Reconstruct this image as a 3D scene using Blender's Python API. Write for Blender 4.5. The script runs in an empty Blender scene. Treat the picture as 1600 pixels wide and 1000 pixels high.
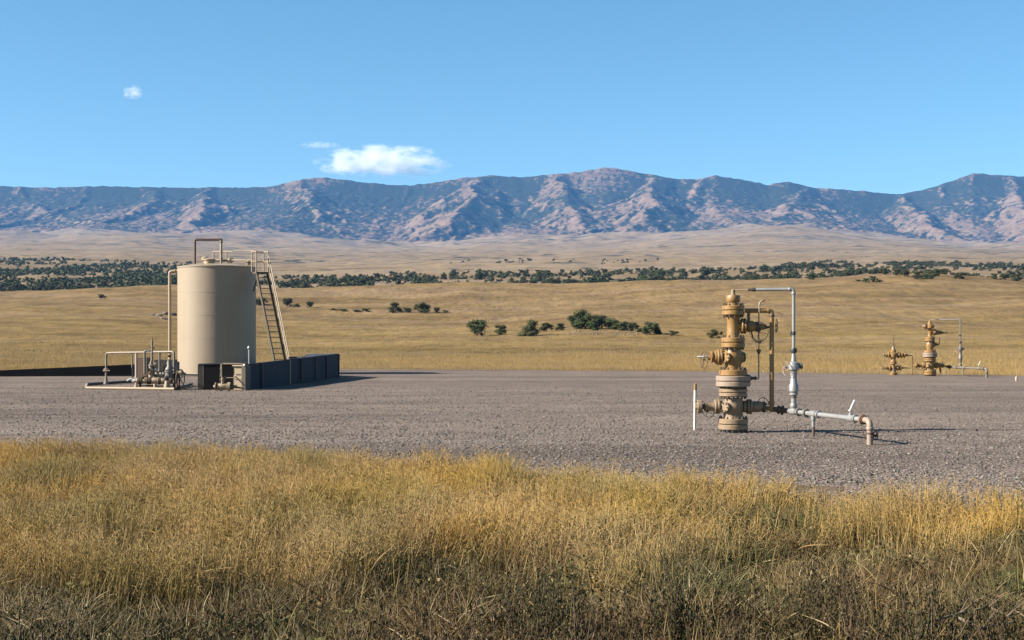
import bpy, math, random
import numpy as np
from mathutils import Vector, Matrix

R = math.radians
SC = bpy.context.scene
COL = SC.collection

# ------------------------------------------------------------------ camera, world, sun, exposure
F = 2198.0            # focal length in pixels of the 1600 px wide frame
EYE = 1.8             # camera height above the gravel pad
HOR = 526.0           # row of the level horizon

cam_data = bpy.data.cameras.new('camera')
cam = bpy.data.objects.new('camera', cam_data)
COL.objects.link(cam)
cam.location = (0, 0, EYE)
cam.rotation_euler = (R(90), 0, 0)
cam_data.sensor_width = 36
cam_data.lens = 36 * F / 1600
cam_data.shift_y = (HOR - 500) / 1600
cam_data.clip_start = 0.1
cam_data.clip_end = 80000
SC.camera = cam

SUN_ELEV = 30.0
SUN_DIR = Vector((-math.cos(R(11)) * math.cos(R(SUN_ELEV)), -math.sin(R(11)) * math.cos(R(SUN_ELEV)), math.sin(R(SUN_ELEV))))
world = bpy.data.worlds.new('World')
SC.world = world
world.use_nodes = True
wn = world.node_tree
for n in list(wn.nodes):
    wn.nodes.remove(n)
sky = wn.nodes.new('ShaderNodeTexSky')
sky.sky_type = 'NISHITA'
sky.sun_disc = False
sky.sun_elevation = R(SUN_ELEV)
sky.sun_rotation = math.atan2(SUN_DIR.x, SUN_DIR.y)
sky.altitude = 1800
sky.air_density = 1.0
sky.dust_density = 0.9
sky.ozone_density = 3.0
bg = wn.nodes.new('ShaderNodeBackground')
bg.inputs['Strength'].default_value = 0.05
wo = wn.nodes.new('ShaderNodeOutputWorld')
hs = wn.nodes.new('ShaderNodeHueSaturation')
hs.inputs['Saturation'].default_value = 1.12
hs.inputs['Hue'].default_value = 0.482
hs.inputs['Value'].default_value = 1.02
wn.links.new(sky.outputs[0], hs.inputs['Color'])
wn.links.new(hs.outputs[0], bg.inputs[0])
wn.links.new(bg.outputs[0], wo.inputs[0])

sun_data = bpy.data.lights.new('sun', 'SUN')
sun_data.energy = 5.0
sun_data.angle = R(0.5)
sun_data.color = (1.0, 0.93, 0.82)
sun = bpy.data.objects.new('sun', sun_data)
COL.objects.link(sun)
sun.location = (-40, -10, 60)
sun.rotation_euler = SUN_DIR.to_track_quat('Z', 'Y').to_euler()

SC.view_settings.view_transform = 'Standard'
SC.view_settings.look = 'None'
SC.view_settings.gamma = 1
SC.view_settings.use_curve_mapping = False
SC.view_settings.exposure = 1.60
SC.render.engine = 'CYCLES'
cy = SC.cycles
cy.use_denoising = True
cy.max_bounces = 5
cy.diffuse_bounces = 2
cy.glossy_bounces = 2
cy.transmission_bounces = 2
cy.volume_bounces = 4
cy.transparent_max_bounces = 6
cy.sample_clamp_indirect = 6
SC.cycles_curves.shape = 'RIBBONS'
SC.cycles_curves.subdivisions = 2

RNG = np.random.default_rng(11)
random.seed(5)


def P(u, y, d):
    """the point of the place that stands d metres ahead and shows at pixel (u, y) of the 1600x1000 frame"""
    return Vector(((u - 800) * d / F, d, EYE + (HOR - y) * d / F))


def GD(y):
    """distance at which flat pad ground shows at row y"""
    return EYE * F / (y - HOR)


# ------------------------------------------------------------------ materials
def new_mat(name):
    m = bpy.data.materials.new(name)
    m.use_nodes = True
    nt = m.node_tree
    b = nt.nodes['Principled BSDF']
    return m, nt, b


def N(nt, kind, **kw):
    n = nt.nodes.new(kind)
    for k, v in kw.items():
        setattr(n, k, v)
    return n


def ramp(nt, fac, stops, interp='LINEAR'):
    r = nt.nodes.new('ShaderNodeValToRGB')
    r.color_ramp.interpolation = interp
    els = r.color_ramp.elements
    while len(els) < len(stops):
        els.new(0.5)
    for e, (p, c) in zip(els, stops):
        e.position = p
        e.color = (*c, 1) if len(c) == 3 else c
    nt.links.new(fac, r.inputs[0])
    return r.outputs[0]


def noise(nt, vec, scale, detail=4, rough=0.55, dist=0.0):
    n = nt.nodes.new('ShaderNodeTexNoise')
    n.inputs['Scale'].default_value = scale
    n.inputs['Detail'].default_value = detail
    n.inputs['Roughness'].default_value = rough
    n.inputs['Distortion'].default_value = dist
    if vec is not None:
        nt.links.new(vec, n.inputs['Vector'])
    return n.outputs[0]


def coords(nt, scale=(1, 1, 1), kind='Object'):
    t = nt.nodes.new('ShaderNodeTexCoord')
    mp = nt.nodes.new('ShaderNodeMapping')
    mp.inputs['Scale'].default_value = scale
    nt.links.new(t.outputs[kind], mp.inputs[0])
    return mp.outputs[0]


def mix(nt, fac, a, b, mode='MIX'):
    m = nt.nodes.new('ShaderNodeMix')
    m.data_type = 'RGBA'
    m.blend_type = mode
    for s, v in ((m.inputs[0], fac), (m.inputs[6], a), (m.inputs[7], b)):
        if isinstance(v, (int, float)):
            s.default_value = v
        elif isinstance(v, tuple):
            s.default_value = (*v, 1)
        else:
            nt.links.new(v, s)
    return m.outputs[2]


def math_node(nt, op, a, b=0.0, clamp=False):
    m = nt.nodes.new('ShaderNodeMath')
    m.operation = op
    m.use_clamp = clamp
    for s, v in ((m.inputs[0], a), (m.inputs[1], b)):
        if isinstance(v, (int, float)):
            s.default_value = v
        else:
            nt.links.new(v, s)
    return m.outputs[0]


def bump(nt, b, h, strength, dist):
    n = nt.nodes.new('ShaderNodeBump')
    n.inputs['Strength'].default_value = strength
    n.inputs['Distance'].default_value = dist
    nt.links.new(h, n.inputs['Height'])
    nt.links.new(n.outputs[0], b.inputs['Normal'])


def paint(name, c, rough=0.45, dirt=(0.16, 0.12, 0.08), amount=0.35, metal=0.0, scale=6, spec=0.5, streaks=0.0):
    """painted or bare metal with uneven fading, dust and small rust specks"""
    m, nt, b = new_mat(name)
    v = coords(nt)
    n1 = noise(nt, v, scale, 6, 0.65)
    n2 = noise(nt, v, scale * 9, 3, 0.6)
    faded = mix(nt, n1, tuple(x * 0.86 for x in c), tuple(min(1, x * 1.14) for x in c))
    mask = ramp(nt, n2, [(0.56, (0, 0, 0)), (0.72, (amount,) * 3)])
    if streaks:
        sn = noise(nt, coords(nt, (7, 7, 1.3)), 2.0, 6, 0.7)
        sm_ = ramp(nt, sn, [(0.46, (0, 0, 0)), (0.68, (streaks,) * 3)])
        faded = mix(nt, sm_, faded, tuple(0.35 * x + 0.5 * y for x, y in zip(c, dirt)))
    nt.links.new(mix(nt, mask, faded, dirt), b.inputs['Base Color'])
    rr = ramp(nt, n1, [(0.3, (rough - 0.08,) * 3), (0.7, (rough + 0.12,) * 3)])
    nt.links.new(rr, b.inputs['Roughness'])
    b.inputs['Metallic'].default_value = metal
    b.inputs['Specular IOR Level'].default_value = spec
    bump(nt, b, n2, 0.15, 0.004)
    return m


M = {}
M['ochre'] = paint('ochre_paint', (0.37, 0.205, 0.062), 0.45, dirt=(0.13, 0.07, 0.035), amount=0.6, streaks=0.55)
M['tan'] = paint('tan_paint', (0.34, 0.235, 0.14), 0.48, amount=0.6, streaks=0.55)
M['pale_tan'] = paint('pale_tan_paint', (0.37, 0.275, 0.205), 0.5, streaks=0.4)
M['galv'] = paint('galvanised_steel', (0.36, 0.355, 0.345), 0.42, dirt=(0.22, 0.18, 0.14), metal=0.25)
M['grey'] = paint('grey_pipe', (0.20, 0.175, 0.15), 0.5, dirt=(0.08, 0.045, 0.03), amount=0.7)
M['rust'] = paint('rusty_steel', (0.10, 0.058, 0.035), 0.7, amount=0.5)
M['brown'] = paint('brown_pipe', (0.13, 0.072, 0.055), 0.55)
M['dark'] = paint('dark_steel', (0.035, 0.033, 0.034), 0.5)
M['nut'] = paint('nut_steel', (0.12, 0.085, 0.05), 0.55)
M['white'] = paint('white_paint', (0.72, 0.70, 0.66), 0.45, amount=0.2)
M['blue'] = paint('blue_paint', (0.10, 0.19, 0.36), 0.5)
M['mottled'] = paint('mottled_pipe', (0.29, 0.22, 0.165), 0.55, dirt=(0.10, 0.05, 0.03), amount=0.95, scale=5)
M['redbox'] = paint('red_brown_primer', (0.27, 0.16, 0.10), 0.7)
M['stairs'] = paint('weathered_steel', (0.085, 0.066, 0.045), 0.6)
M['rail'] = paint('tan_rail', (0.44, 0.33, 0.21), 0.5)

# tank shell: sheet metal with faint rain streaks and grime
m, nt, b = new_mat('tank_paint')
v = coords(nt)
streak = noise(nt, coords(nt, (3.5, 3.5, 0.12)), 2.2, 5, 0.6)
cloud_n = noise(nt, v, 0.7, 4)
c0 = mix(nt, cloud_n, (0.37, 0.285, 0.195), (0.43, 0.335, 0.232))
mask = ramp(nt, streak, [(0.5, (0, 0, 0)), (0.8, (0.35, 0.35, 0.35))])
nt.links.new(mix(nt, mask, c0, (0.30, 0.22, 0.14)), b.inputs['Base Color'])
b.inputs['Roughness'].default_value = 0.5
bump(nt, b, noise(nt, v, 1.1, 2), 0.12, 0.05)
M['tank'] = m

# dark steel containment walls
m, nt, b = new_mat('wall_steel')
streak = noise(nt, coords(nt, (4, 4, 0.25)), 2.5, 6, 0.65)
nt.links.new(ramp(nt, streak, [(0.3, (0.018, 0.026, 0.042)), (0.55, (0.036, 0.048, 0.076)), (0.75, (0.085, 0.085, 0.09))]), b.inputs['Base Color'])
b.inputs['Roughness'].default_value = 0.7
b.inputs['Specular IOR Level'].default_value = 0.15
M['wall'] = m
M['liner'] = paint('black_liner', (0.012, 0.011, 0.012), 0.75, dirt=(0.06, 0.05, 0.045), amount=0.3, spec=0.2)


def foliage(name, lo, hi, rough=0.7):
    m, nt, b = new_mat(name)
    v = coords(nt)
    n = noise(nt, v, 1.3, 4, 0.7)
    info = nt.nodes.new('ShaderNodeObjectInfo')
    c = ramp(nt, n, [(0.3, lo), (0.7, hi)])
    hsv = nt.nodes.new('ShaderNodeHueSaturation')
    nt.links.new(c, hsv.inputs['Color'])
    nt.links.new(math_node(nt, 'ADD', math_node(nt, 'MULTIPLY', info.outputs['Random'], 0.5), 0.75), hsv.inputs['Value'])
    nt.links.new(math_node(nt, 'ADD', math_node(nt, 'MULTIPLY', info.outputs['Random'], 0.05), 0.475), hsv.inputs['Hue'])
    nt.links.new(hsv.outputs[0], b.inputs['Base Color'])
    b.inputs['Roughness'].default_value = rough
    b.inputs['Specular IOR Level'].default_value = 0.2
    return m


M['juniper'] = foliage('juniper_needles', (0.035, 0.048, 0.016), (0.105, 0.115, 0.038))
M['bark'] = paint('juniper_bark', (0.12, 0.085, 0.06), 0.85)
M['scrub'] = foliage('scrub_leaves', (0.05, 0.055, 0.022), (0.12, 0.115, 0.05))


def attr_mat(name, attr, rough=0.8, spec=0.2, trans=0.0):
    m, nt, b = new_mat(name)
    a = nt.nodes.new('ShaderNodeAttribute')
    a.attribute_name = attr
    nt.links.new(a.outputs['Color'], b.inputs['Base Color'])
    b.inputs['Roughness'].default_value = rough
    b.inputs['Specular IOR Level'].default_value = spec
    return m


M['stone'] = attr_mat('gravel_stone', 'tint')
m, nt, b = new_mat('grass_blade')
a1 = nt.nodes.new('ShaderNodeAttribute'); a1.attribute_name = 'root_tint'
a2 = nt.nodes.new('ShaderNodeAttribute'); a2.attribute_name = 'tip_tint'
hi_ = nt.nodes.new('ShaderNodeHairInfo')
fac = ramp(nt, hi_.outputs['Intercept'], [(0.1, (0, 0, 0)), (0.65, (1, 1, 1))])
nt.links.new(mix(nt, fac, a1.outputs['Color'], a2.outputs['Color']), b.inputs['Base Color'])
b.inputs['Roughness'].default_value = 0.6
b.inputs['Specular IOR Level'].default_value = 0.25
M['grass'] = m
m, nt, b = new_mat('weed_leaf')
v = coords(nt)
info = nt.nodes.new('ShaderNodeObjectInfo')
c = ramp(nt, noise(nt, v, 9, 4, 0.7), [(0.3, (0.035, 0.040, 0.015)), (0.55, (0.070, 0.068, 0.026)), (0.8, (0.13, 0.09, 0.042))])
nt.links.new(mix(nt, math_node(nt, 'MULTIPLY', info.outputs['Random'], 0.7), c, (0.11, 0.068, 0.034)), b.inputs['Base Color'])
b.inputs['Roughness'].default_value = 0.75
b.inputs['Specular IOR Level'].default_value = 0.15
M['weed'] = m
M['twig'] = paint('bleached_twig', (0.22, 0.16, 0.10), 0.8, amount=0.4)
M['weed_stem'] = paint('weed_stem', (0.14, 0.085, 0.045), 0.8)


# ------------------------------------------------------------------ mesh helpers
class MB:
    def __init__(self):
        self.v, self.f = [], []

    def add(self, verts, faces):
        o = len(self.v)
        self.v.extend([tuple(p) for p in verts])
        self.f.extend([tuple(i + o for i in f) for f in faces])
        return self

    def box(self, c, s, rot=None):
        hx, hy, hz = s[0] / 2, s[1] / 2, s[2] / 2
        vs = [Vector((x, y, z)) for x in (-hx, hx) for y in (-hy, hy) for z in (-hz, hz)]
        if rot is not None:
            vs = [rot @ p for p in vs]
        c = Vector(c)
        return self.add([p + c for p in vs], [(0, 1, 3, 2), (4, 6, 7, 5), (0, 4, 5, 1), (2, 3, 7, 6), (0, 2, 6, 4), (1, 5, 7, 3)])

    def lathe(self, prof, o=(0, 0, 0), axis=(0, 0, 1), seg=28, caps=True):
        """profile of (distance along the axis, radius)"""
        o, a = Vector(o), Vector(axis).normalized()
        x = a.orthogonal().normalized(); y = a.cross(x)
        vs, fs = [], []
        for t, r in prof:
            for k in range(seg):
                th = 2 * math.pi * k / seg
                vs.append(o + a * t + (x * math.cos(th) + y * math.sin(th)) * r)
        for i in range(len(prof) - 1):
            for k in range(seg):
                k2 = (k + 1) % seg
                fs.append((i * seg + k, i * seg + k2, (i + 1) * seg + k2, (i + 1) * seg + k))
        if caps:
            fs.append(tuple(reversed(range(seg))))
            fs.append(tuple((len(prof) - 1) * seg + k for k in range(seg)))
        return self.add(vs, fs)

    def tube(self, pts, r, seg=12, bend=0.0, closed=False):
        pts = [Vector(p) for p in pts]
        if bend > 0 and len(pts) > 2:
            out = [pts[0]]
            for i in range(1, len(pts) - 1):
                a, c, d = pts[i - 1], pts[i], pts[i + 1]
                l1, l2 = min(bend, (a - c).length * 0.49), min(bend, (d - c).length * 0.49)
                p1, p2 = c + (a - c).normalized() * l1, c + (d - c).normalized() * l2
                for q in range(6):
                    t = q / 5
                    out.append(p1 * (1 - t) ** 2 + c * 2 * t * (1 - t) + p2 * t * t)
            out.append(pts[-1])
            pts = out
        rs = r if isinstance(r, (list, tuple)) else [r] * len(pts)
        n = len(pts)
        vs, fs = [], []
        ref = None
        for i, p in enumerate(pts):
            if closed:
                t = (pts[(i + 1) % n] - pts[i - 1]).normalized()
            else:
                t = (pts[min(i + 1, n - 1)] - pts[max(i - 1, 0)]).normalized()
            if ref is None:
                ref = t.orthogonal().normalized()
            ref = (ref - t * ref.dot(t))
            ref = ref.normalized() if ref.length > 1e-6 else t.orthogonal().normalized()
            w = t.cross(ref)
            for k in range(seg):
                th = 2 * math.pi * k / seg
                vs.append(p + (ref * math.cos(th) + w * math.sin(th)) * rs[i])
        m_ = n if closed else n - 1
        for i in range(m_):
            j = (i + 1) % n
            for k in range(seg):
                k2 = (k + 1) % seg
                fs.append((i * seg + k, i * seg + k2, j * seg + k2, j * seg + k))
        if not closed:
            fs.append(tuple(reversed(range(seg))))
            fs.append(tuple((n - 1) * seg + k for k in range(seg)))
        return self.add(vs, fs)

    def ring(self, c, normal, rad, r, n=24, seg=8):
        c, a = Vector(c), Vector(normal).normalized()
        x = a.orthogonal().normalized(); y = a.cross(x)
        return self.tube([c + (x * math.cos(2 * math.pi * k / n) + y * math.sin(2 * math.pi * k / n)) * rad for k in range(n)], r, seg, closed=True)

    def build(self, name, mat, parent=None, smooth=True, kind=None, label=None):
        me = bpy.data.meshes.new(name)
        me.from_pydata(self.v, [], self.f)
        me.materials.append(mat)
        if smooth:
            me.polygons.foreach_set('use_smooth', np.ones(len(me.polygons), bool))
            me.set_sharp_from_angle(angle=R(38))
        me.update()
        o = bpy.data.objects.new(name, me)
        COL.objects.link(o)
        if parent is not None:
            o.parent = parent
        if kind:
            o['kind'] = kind
        if label:
            o['label'] = label
        return o


def np_mesh(name, verts, faces, mats, mat_idx=None, smooth=False, link=True):
    """big mesh from numpy arrays; faces (n,3) or (n,4)"""
    me = bpy.data.meshes.new(name)
    nv, nf, k = len(verts), len(faces), faces.shape[1]
    me.vertices.add(nv)
    me.vertices.foreach_set('co', np.ascontiguousarray(verts, np.float32).ravel())
    me.loops.add(nf * k)
    me.loops.foreach_set('vertex_index', np.ascontiguousarray(faces, np.int32).ravel())
    me.polygons.add(nf)
    me.polygons.foreach_set('loop_start', np.arange(0, nf * k, k, dtype=np.int32))
    if mat_idx is not None:
        me.polygons.foreach_set('material_index', np.ascontiguousarray(mat_idx, np.int32))
    me.polygons.foreach_set('use_smooth', np.full(nf, smooth, bool))
    me.update(calc_edges=True)
    for q in mats:
        me.materials.append(q)
    if not link:
        return me
    o = bpy.data.objects.new(name, me)
    COL.objects.link(o)
    return o


def thing(name, label, cat, loc=(0, 0, 0), rotz=0.0, group=None):
    o = bpy.data.objects.new(name, None)
    o.empty_display_size = 0.2
    COL.objects.link(o)
    o.location = loc
    o.rotation_euler = (0, 0, rotz)
    return tag(o, label, cat, group)


def tag(o, label, cat, group=None):
    o['label'] = label
    o['category'] = cat
    if group:
        o['group'] = group
    return o


# ------------------------------------------------------------------ numpy noise
_perm = np.random.default_rng(3).permutation(512)
_perm = np.concatenate([_perm, _perm, _perm])
_grad = np.stack([np.cos(np.arange(512) * 2.399963), np.sin(np.arange(512) * 2.399963)], 1)


def pnoise(x, y, seed=0):
    x = x + seed * 17.31; y = y - seed * 9.77
    xi, yi = np.floor(x).astype(int), np.floor(y).astype(int)
    xf, yf = x - xi, y - yi
    u, v = xf ** 3 * (xf * (xf * 6 - 15) + 10), yf ** 3 * (yf * (yf * 6 - 15) + 10)

    def g(ix, iy, fx, fy):
        h = _perm[_perm[ix % 512] + iy % 512]
        return _grad[h, 0] * fx + _grad[h, 1] * fy
    a = g(xi, yi, xf, yf); b_ = g(xi + 1, yi, xf - 1, yf)
    c = g(xi, yi + 1, xf, yf - 1); d = g(xi + 1, yi + 1, xf - 1, yf - 1)
    return ((a * (1 - u) + b_ * u) * (1 - v) + (c * (1 - u) + d * u) * v) * 1.45


def fbm(x, y, octv=5, seed=0, gain=0.5):
    s, a = 0, 1.0
    for k in range(octv):
        s = s + a * pnoise(x * 2 ** k, y * 2 ** k, seed + k)
        a *= gain
    return s


def ridged(x, y, octv=5, seed=0, gain=0.55):
    s, a, w = 0, 1.0, 1.0
    for k in range(octv):
        n = (1 - np.abs(pnoise(x * 2.05 ** k, y * 2.05 ** k, seed + k))) ** 2
        n = n * w
        s = s + a * n
        w = np.clip(n * 1.6, 0, 1)
        a *= gain
    return s


def sstep(a, b_, x):
    t = np.clip((x - a) / (b_ - a), 0, 1)
    return t * t * (3 - 2 * t)


# ------------------------------------------------------------------ terrain
UC = np.array([-200, 0, 200, 400, 600, 800, 1000, 1200, 1400, 1600, 1800], float)
TAB = {
    110: [561] * 11,
    160: [548, 548, 548, 549, 550, 549, 549, 549, 548, 547, 546],
    240: [532, 532, 533, 536, 537, 537, 535, 535, 533, 531, 530],
    340: [510, 510, 512, 518, 522, 522, 514, 518, 515, 512, 510],
    450: [492, 492, 494, 502, 506, 507, 503, 497, 492, 490, 488],
    560: [474, 474, 476, 484, 488, 484, 478, 470, 462, 463, 463],
    650: [463, 463, 462, 466, 468, 464, 458, 450, 440, 447, 449],
    750: [457, 456, 452, 453, 448, 444, 443, 436, 430, 436, 441],
    850: [459, 459, 456, 457, 453, 449, 447, 440, 435, 441, 445],
    1000: [459, 459, 456, 457, 452, 448, 446, 439, 434, 440, 444],
    1300: [440, 440, 440, 442, 436, 432, 431, 427, 424, 426, 428],
    1700: [424, 424, 424, 427, 424, 420, 421, 418, 415, 418, 420],
    2400: [405, 405, 408, 415, 414, 410, 409, 408, 407, 410, 412],
    3400: [396, 396, 397, 403, 404, 400, 398, 397, 397, 401, 403],
    4800: [384, 384, 386, 392, 395, 391, 388, 383, 385, 392, 394],
    6800: [374, 374, 372, 378, 389, 381, 376, 363, 378, 388, 388],
    9400: [366, 366, 361, 362, 382, 370, 366, 350, 371, 384, 378],
}
DK = np.array(sorted(TAB), float)
YT = np.array([TAB[int(d)] for d in DK], float)
ZT = EYE + (HOR - YT) * DK[:, None] / F
DK = np.concatenate([[-200, 40, 84], DK])
ZT = np.vstack([np.zeros((3, len(UC))), ZT])


def herm(xk, yk, x):
    """monotone cubic through (xk, yk[...]) along axis 0; x 1-D"""
    h = np.diff(xk)
    dl = np.diff(yk, axis=0) / h[:, None]
    mm = np.zeros_like(yk)
    mm[1:-1] = np.where(dl[:-1] * dl[1:] > 0, 2 * dl[:-1] * dl[1:] / (dl[:-1] + dl[1:] + 1e-12), 0)
    mm[0], mm[-1] = dl[0], dl[-1]
    i = np.clip(np.searchsorted(xk, x) - 1, 0, len(xk) - 2)
    t = np.clip((x - xk[i]) / h[i], 0, 1)[:, None]
    hh = h[i][:, None]
    return (yk[i] * (2 * t ** 3 - 3 * t ** 2 + 1) + hh * mm[i] * (t ** 3 - 2 * t ** 2 + t)
            + yk[i + 1] * (-2 * t ** 3 + 3 * t ** 2) + hh * mm[i + 1] * (t ** 3 - t ** 2))


UF = np.linspace(-200, 1800, 401)
DF = np.concatenate([np.linspace(-200, 80, 8), np.geomspace(84, 9400, 360)])
_zu = herm(UC, ZT.T, UF).T
_kern = np.hanning(41); _kern /= _kern.sum()
_zu = np.stack([np.convolve(np.pad(r_, 20, mode='edge'), _kern, 'valid') for r_ in _zu])
ZF = herm(DK, _zu, DF)


def ground_z(X, Y):
    X = np.asarray(X, float); Y = np.asarray(Y, float)
    u = np.clip(800 + X * F / np.maximum(Y, 20), -200, 1800)
    iu = (u + 200) / 5
    i0 = np.clip(iu.astype(int), 0, 399); fu = iu - i0
    j0 = np.clip(np.searchsorted(DF, Y) - 1, 0, len(DF) - 2)
    fj = np.clip((Y - DF[j0]) / (DF[j0 + 1] - DF[j0]), 0, 1)
    z = ((ZF[j0, i0] * (1 - fu) + ZF[j0, i0 + 1] * fu) * (1 - fj) + (ZF[j0 + 1, i0] * (1 - fu) + ZF[j0 + 1, i0 + 1] * fu) * fj)
    amp = sstep(90, 260, Y)
    far = sstep(2000, 5000, Y)
    z = z + amp * (0.6 * fbm(X / 70, Y / 110, 4, 4) * (1 + Y / 600) * (1 - 0.5 * far) + 2.3 * sstep(150, 400, Y) * fbm(X / 150, Y / 190, 3, 24) + 0.22 * fbm(X / 14, Y / 22, 3, 14) * (1 - far))
    z = z + far * (30 * fbm(X / 700, Y / 1300, 3, 9) + 16 * (ridged(X / 520 + 0.4 * fbm(X / 900, Y / 900, 2, 6), Y / 1500, 3, 19) - 0.9)) * sstep(3200, 8000, Y)
    near = sstep(40, 15, Y)
    return z + near * 0.05 * fbm(X / 1.7, Y / 1.7, 3, 2) - 0.03 * sstep(90, 70, Y)


def terrain_sheet(name, d0, d1, rows, mat, first=None):
    us = np.concatenate([np.linspace(-2600, -210, 40), np.linspace(-200, 1800, 560), np.linspace(1810, 4200, 40)])
    ds = np.geomspace(d0, d1, rows)
    vs = []
    D, U = np.meshgrid(ds, us, indexing='ij')
    X = (U - 800) * D / F
    Z = ground_z(X, D)
    if first is not None:
        X[0] = X[0] * 0 + np.linspace(-90, 90, len(us)); D[0] = first; Z[0] = -0.03
        X[1] = np.linspace(-60, 60, len(us)); Z[1] = ground_z(X[1], D[1])
        k = np.clip(14 / np.maximum(ds, 1), 1, None)[:, None]
        X[2:] = (X * k)[2:]
        Z[2:] = ground_z(X, D)[2:]
    V = np.stack([X, D, Z], -1).reshape(-1, 3)
    nu = len(us)
    i, j = np.meshgrid(np.arange(rows - 1), np.arange(nu - 1), indexing='ij')
    a = (i * nu + j).ravel()
    Fc = np.stack([a, a + 1, a + nu + 1, a + nu], 1)
    o = np_mesh(name, V, Fc, [mat], smooth=True)
    o['kind'] = 'structure'
    return o


# dry meadow: banded tufts of straw, gold and olive
m, nt, b = new_mat('dry_meadow')
v = coords(nt)
band = noise(nt, coords(nt, (0.006, 0.03, 0.0)), 1.0, 7, 0.62, 0.6)
patch = noise(nt, coords(nt, (0.02, 0.05, 0.0)), 1.0, 6, 0.65)
fine = noise(nt, coords(nt, (0.35, 0.9, 0.0)), 1.0, 6, 0.7)
tuft = noise(nt, coords(nt, (2.2, 3.0, 0.0)), 1.0, 4, 0.7)
c = ramp(nt, band, [(0.30, (0.20, 0.135, 0.055)), (0.43, (0.30, 0.205, 0.08)), (0.52, (0.36, 0.245, 0.10)), (0.60, (0.37, 0.26, 0.13)), (0.72, (0.29, 0.19, 0.10))])
c = mix(nt, ramp(nt, patch, [(0.45, (0, 0, 0)), (0.7, (0.75,) * 3)]), c, (0.20, 0.122, 0.056))
c = mix(nt, ramp(nt, noise(nt, coords(nt, (0.012, 0.045, 0.0)), 1.3, 5, 0.6), [(0.55, (0, 0, 0)), (0.72, (0.5,) * 3)]), c, (0.21, 0.155, 0.04))
streak = noise(nt, coords(nt, (0.10, 0.034, 0.0)), 1.0, 7, 0.72, 0.3)
c = mix(nt, 0.85, c, ramp(nt, streak, [(0.30, (0.55, 0.53, 0.50)), (0.46, (0.93, 0.92, 0.90)), (0.56, (1.06, 1.05, 1.0)), (0.72, (1.22, 1.2, 1.14))]), 'MULTIPLY')
mid = noise(nt, coords(nt, (0.55, 0.085, 0.0)), 1.0, 4, 0.75, 0.2)
c = mix(nt, 0.8, c, ramp(nt, mid, [(0.32, (0.56, 0.55, 0.52)), (0.5, (0.98, 0.98, 0.97)), (0.68, (1.22, 1.21, 1.16))]), 'MULTIPLY')
dark_t = noise(nt, coords(nt, (0.22, 0.06, 0.0)), 1.0, 5, 0.7, 0.3)
c = mix(nt, ramp(nt, dark_t, [(0.60, (0, 0, 0)), (0.70, (0.6,) * 3)]), c, (0.15, 0.105, 0.05))
c = mix(nt, 0.75, c, ramp(nt, fine, [(0.28, (0.45, 0.44, 0.42)), (0.5, (0.95, 0.95, 0.95)), (0.75, (1.25, 1.22, 1.15))]), 'MULTIPLY')
c = mix(nt, 0.4, c, ramp(nt, tuft, [(0.3, (0.5, 0.5, 0.5)), (0.6, (1.15, 1.15, 1.12))]), 'MULTIPLY')
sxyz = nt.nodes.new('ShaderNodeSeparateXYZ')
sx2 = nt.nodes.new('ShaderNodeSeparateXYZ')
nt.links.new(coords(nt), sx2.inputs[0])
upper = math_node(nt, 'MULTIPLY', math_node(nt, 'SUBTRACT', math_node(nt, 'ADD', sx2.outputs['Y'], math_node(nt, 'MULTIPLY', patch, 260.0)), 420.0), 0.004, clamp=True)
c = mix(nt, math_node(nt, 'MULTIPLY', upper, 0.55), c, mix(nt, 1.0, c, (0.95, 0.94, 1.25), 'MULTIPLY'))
nt.links.new(coords(nt), sxyz.inputs[0])
soil = math_node(nt, 'MULTIPLY', math_node(nt, 'SUBTRACT', 45.0, sxyz.outputs['Y']), 0.1, clamp=True)
c = mix(nt, soil, c, ramp(nt, tuft, [(0.3, (0.10, 0.07, 0.045)), (0.7, (0.24, 0.175, 0.12))]))
nt.links.new(c, b.inputs['Base Color'])
b.inputs['Roughness'].default_value = 0.95
b.inputs['Specular IOR Level'].default_value = 0.05
hsum = math_node(nt, 'ADD', math_node(nt, 'MULTIPLY', fine, 1.0), math_node(nt, 'MULTIPLY', tuft, 0.4))
bump(nt, b, hsum, 0.35, 0.5)
M['meadow'] = m
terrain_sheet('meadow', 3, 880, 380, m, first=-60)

# far plain: pale dry grassland with dark brushy draws
m, nt, b = new_mat('dry_plain')
band = noise(nt, coords(nt, (0.0009, 0.0042, 0.0)), 1.0, 7, 0.6, 0.5)
rough_n = noise(nt, coords(nt, (0.02, 0.05, 0.0)), 1.0, 6, 0.7)
brush = noise(nt, coords(nt, (0.0035, 0.007, 0.0)), 1.0, 8, 0.68, 0.8)
c = ramp(nt, band, [(0.3, (0.235, 0.165, 0.088)), (0.47, (0.33, 0.235, 0.135)), (0.57, (0.37, 0.275, 0.175)), (0.7, (0.27, 0.195, 0.115))])
c = mix(nt, 0.6, c, ramp(nt, rough_n, [(0.3, (0.6, 0.58, 0.56)), (0.6, (1.08, 1.08, 1.08))]), 'MULTIPLY')
c = mix(nt, ramp(nt, brush, [(0.57, (0, 0, 0)), (0.61, (0.85,) * 3)]), c, (0.045, 0.055, 0.04))
nt.links.new(c, b.inputs['Base Color'])
b.inputs['Roughness'].default_value = 0.95
b.inputs['Specular IOR Level'].default_value = 0.05
bump(nt, b, rough_n, 0.6, 8)
terrain_sheet('plain', 875, 9390, 280, m)

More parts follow.
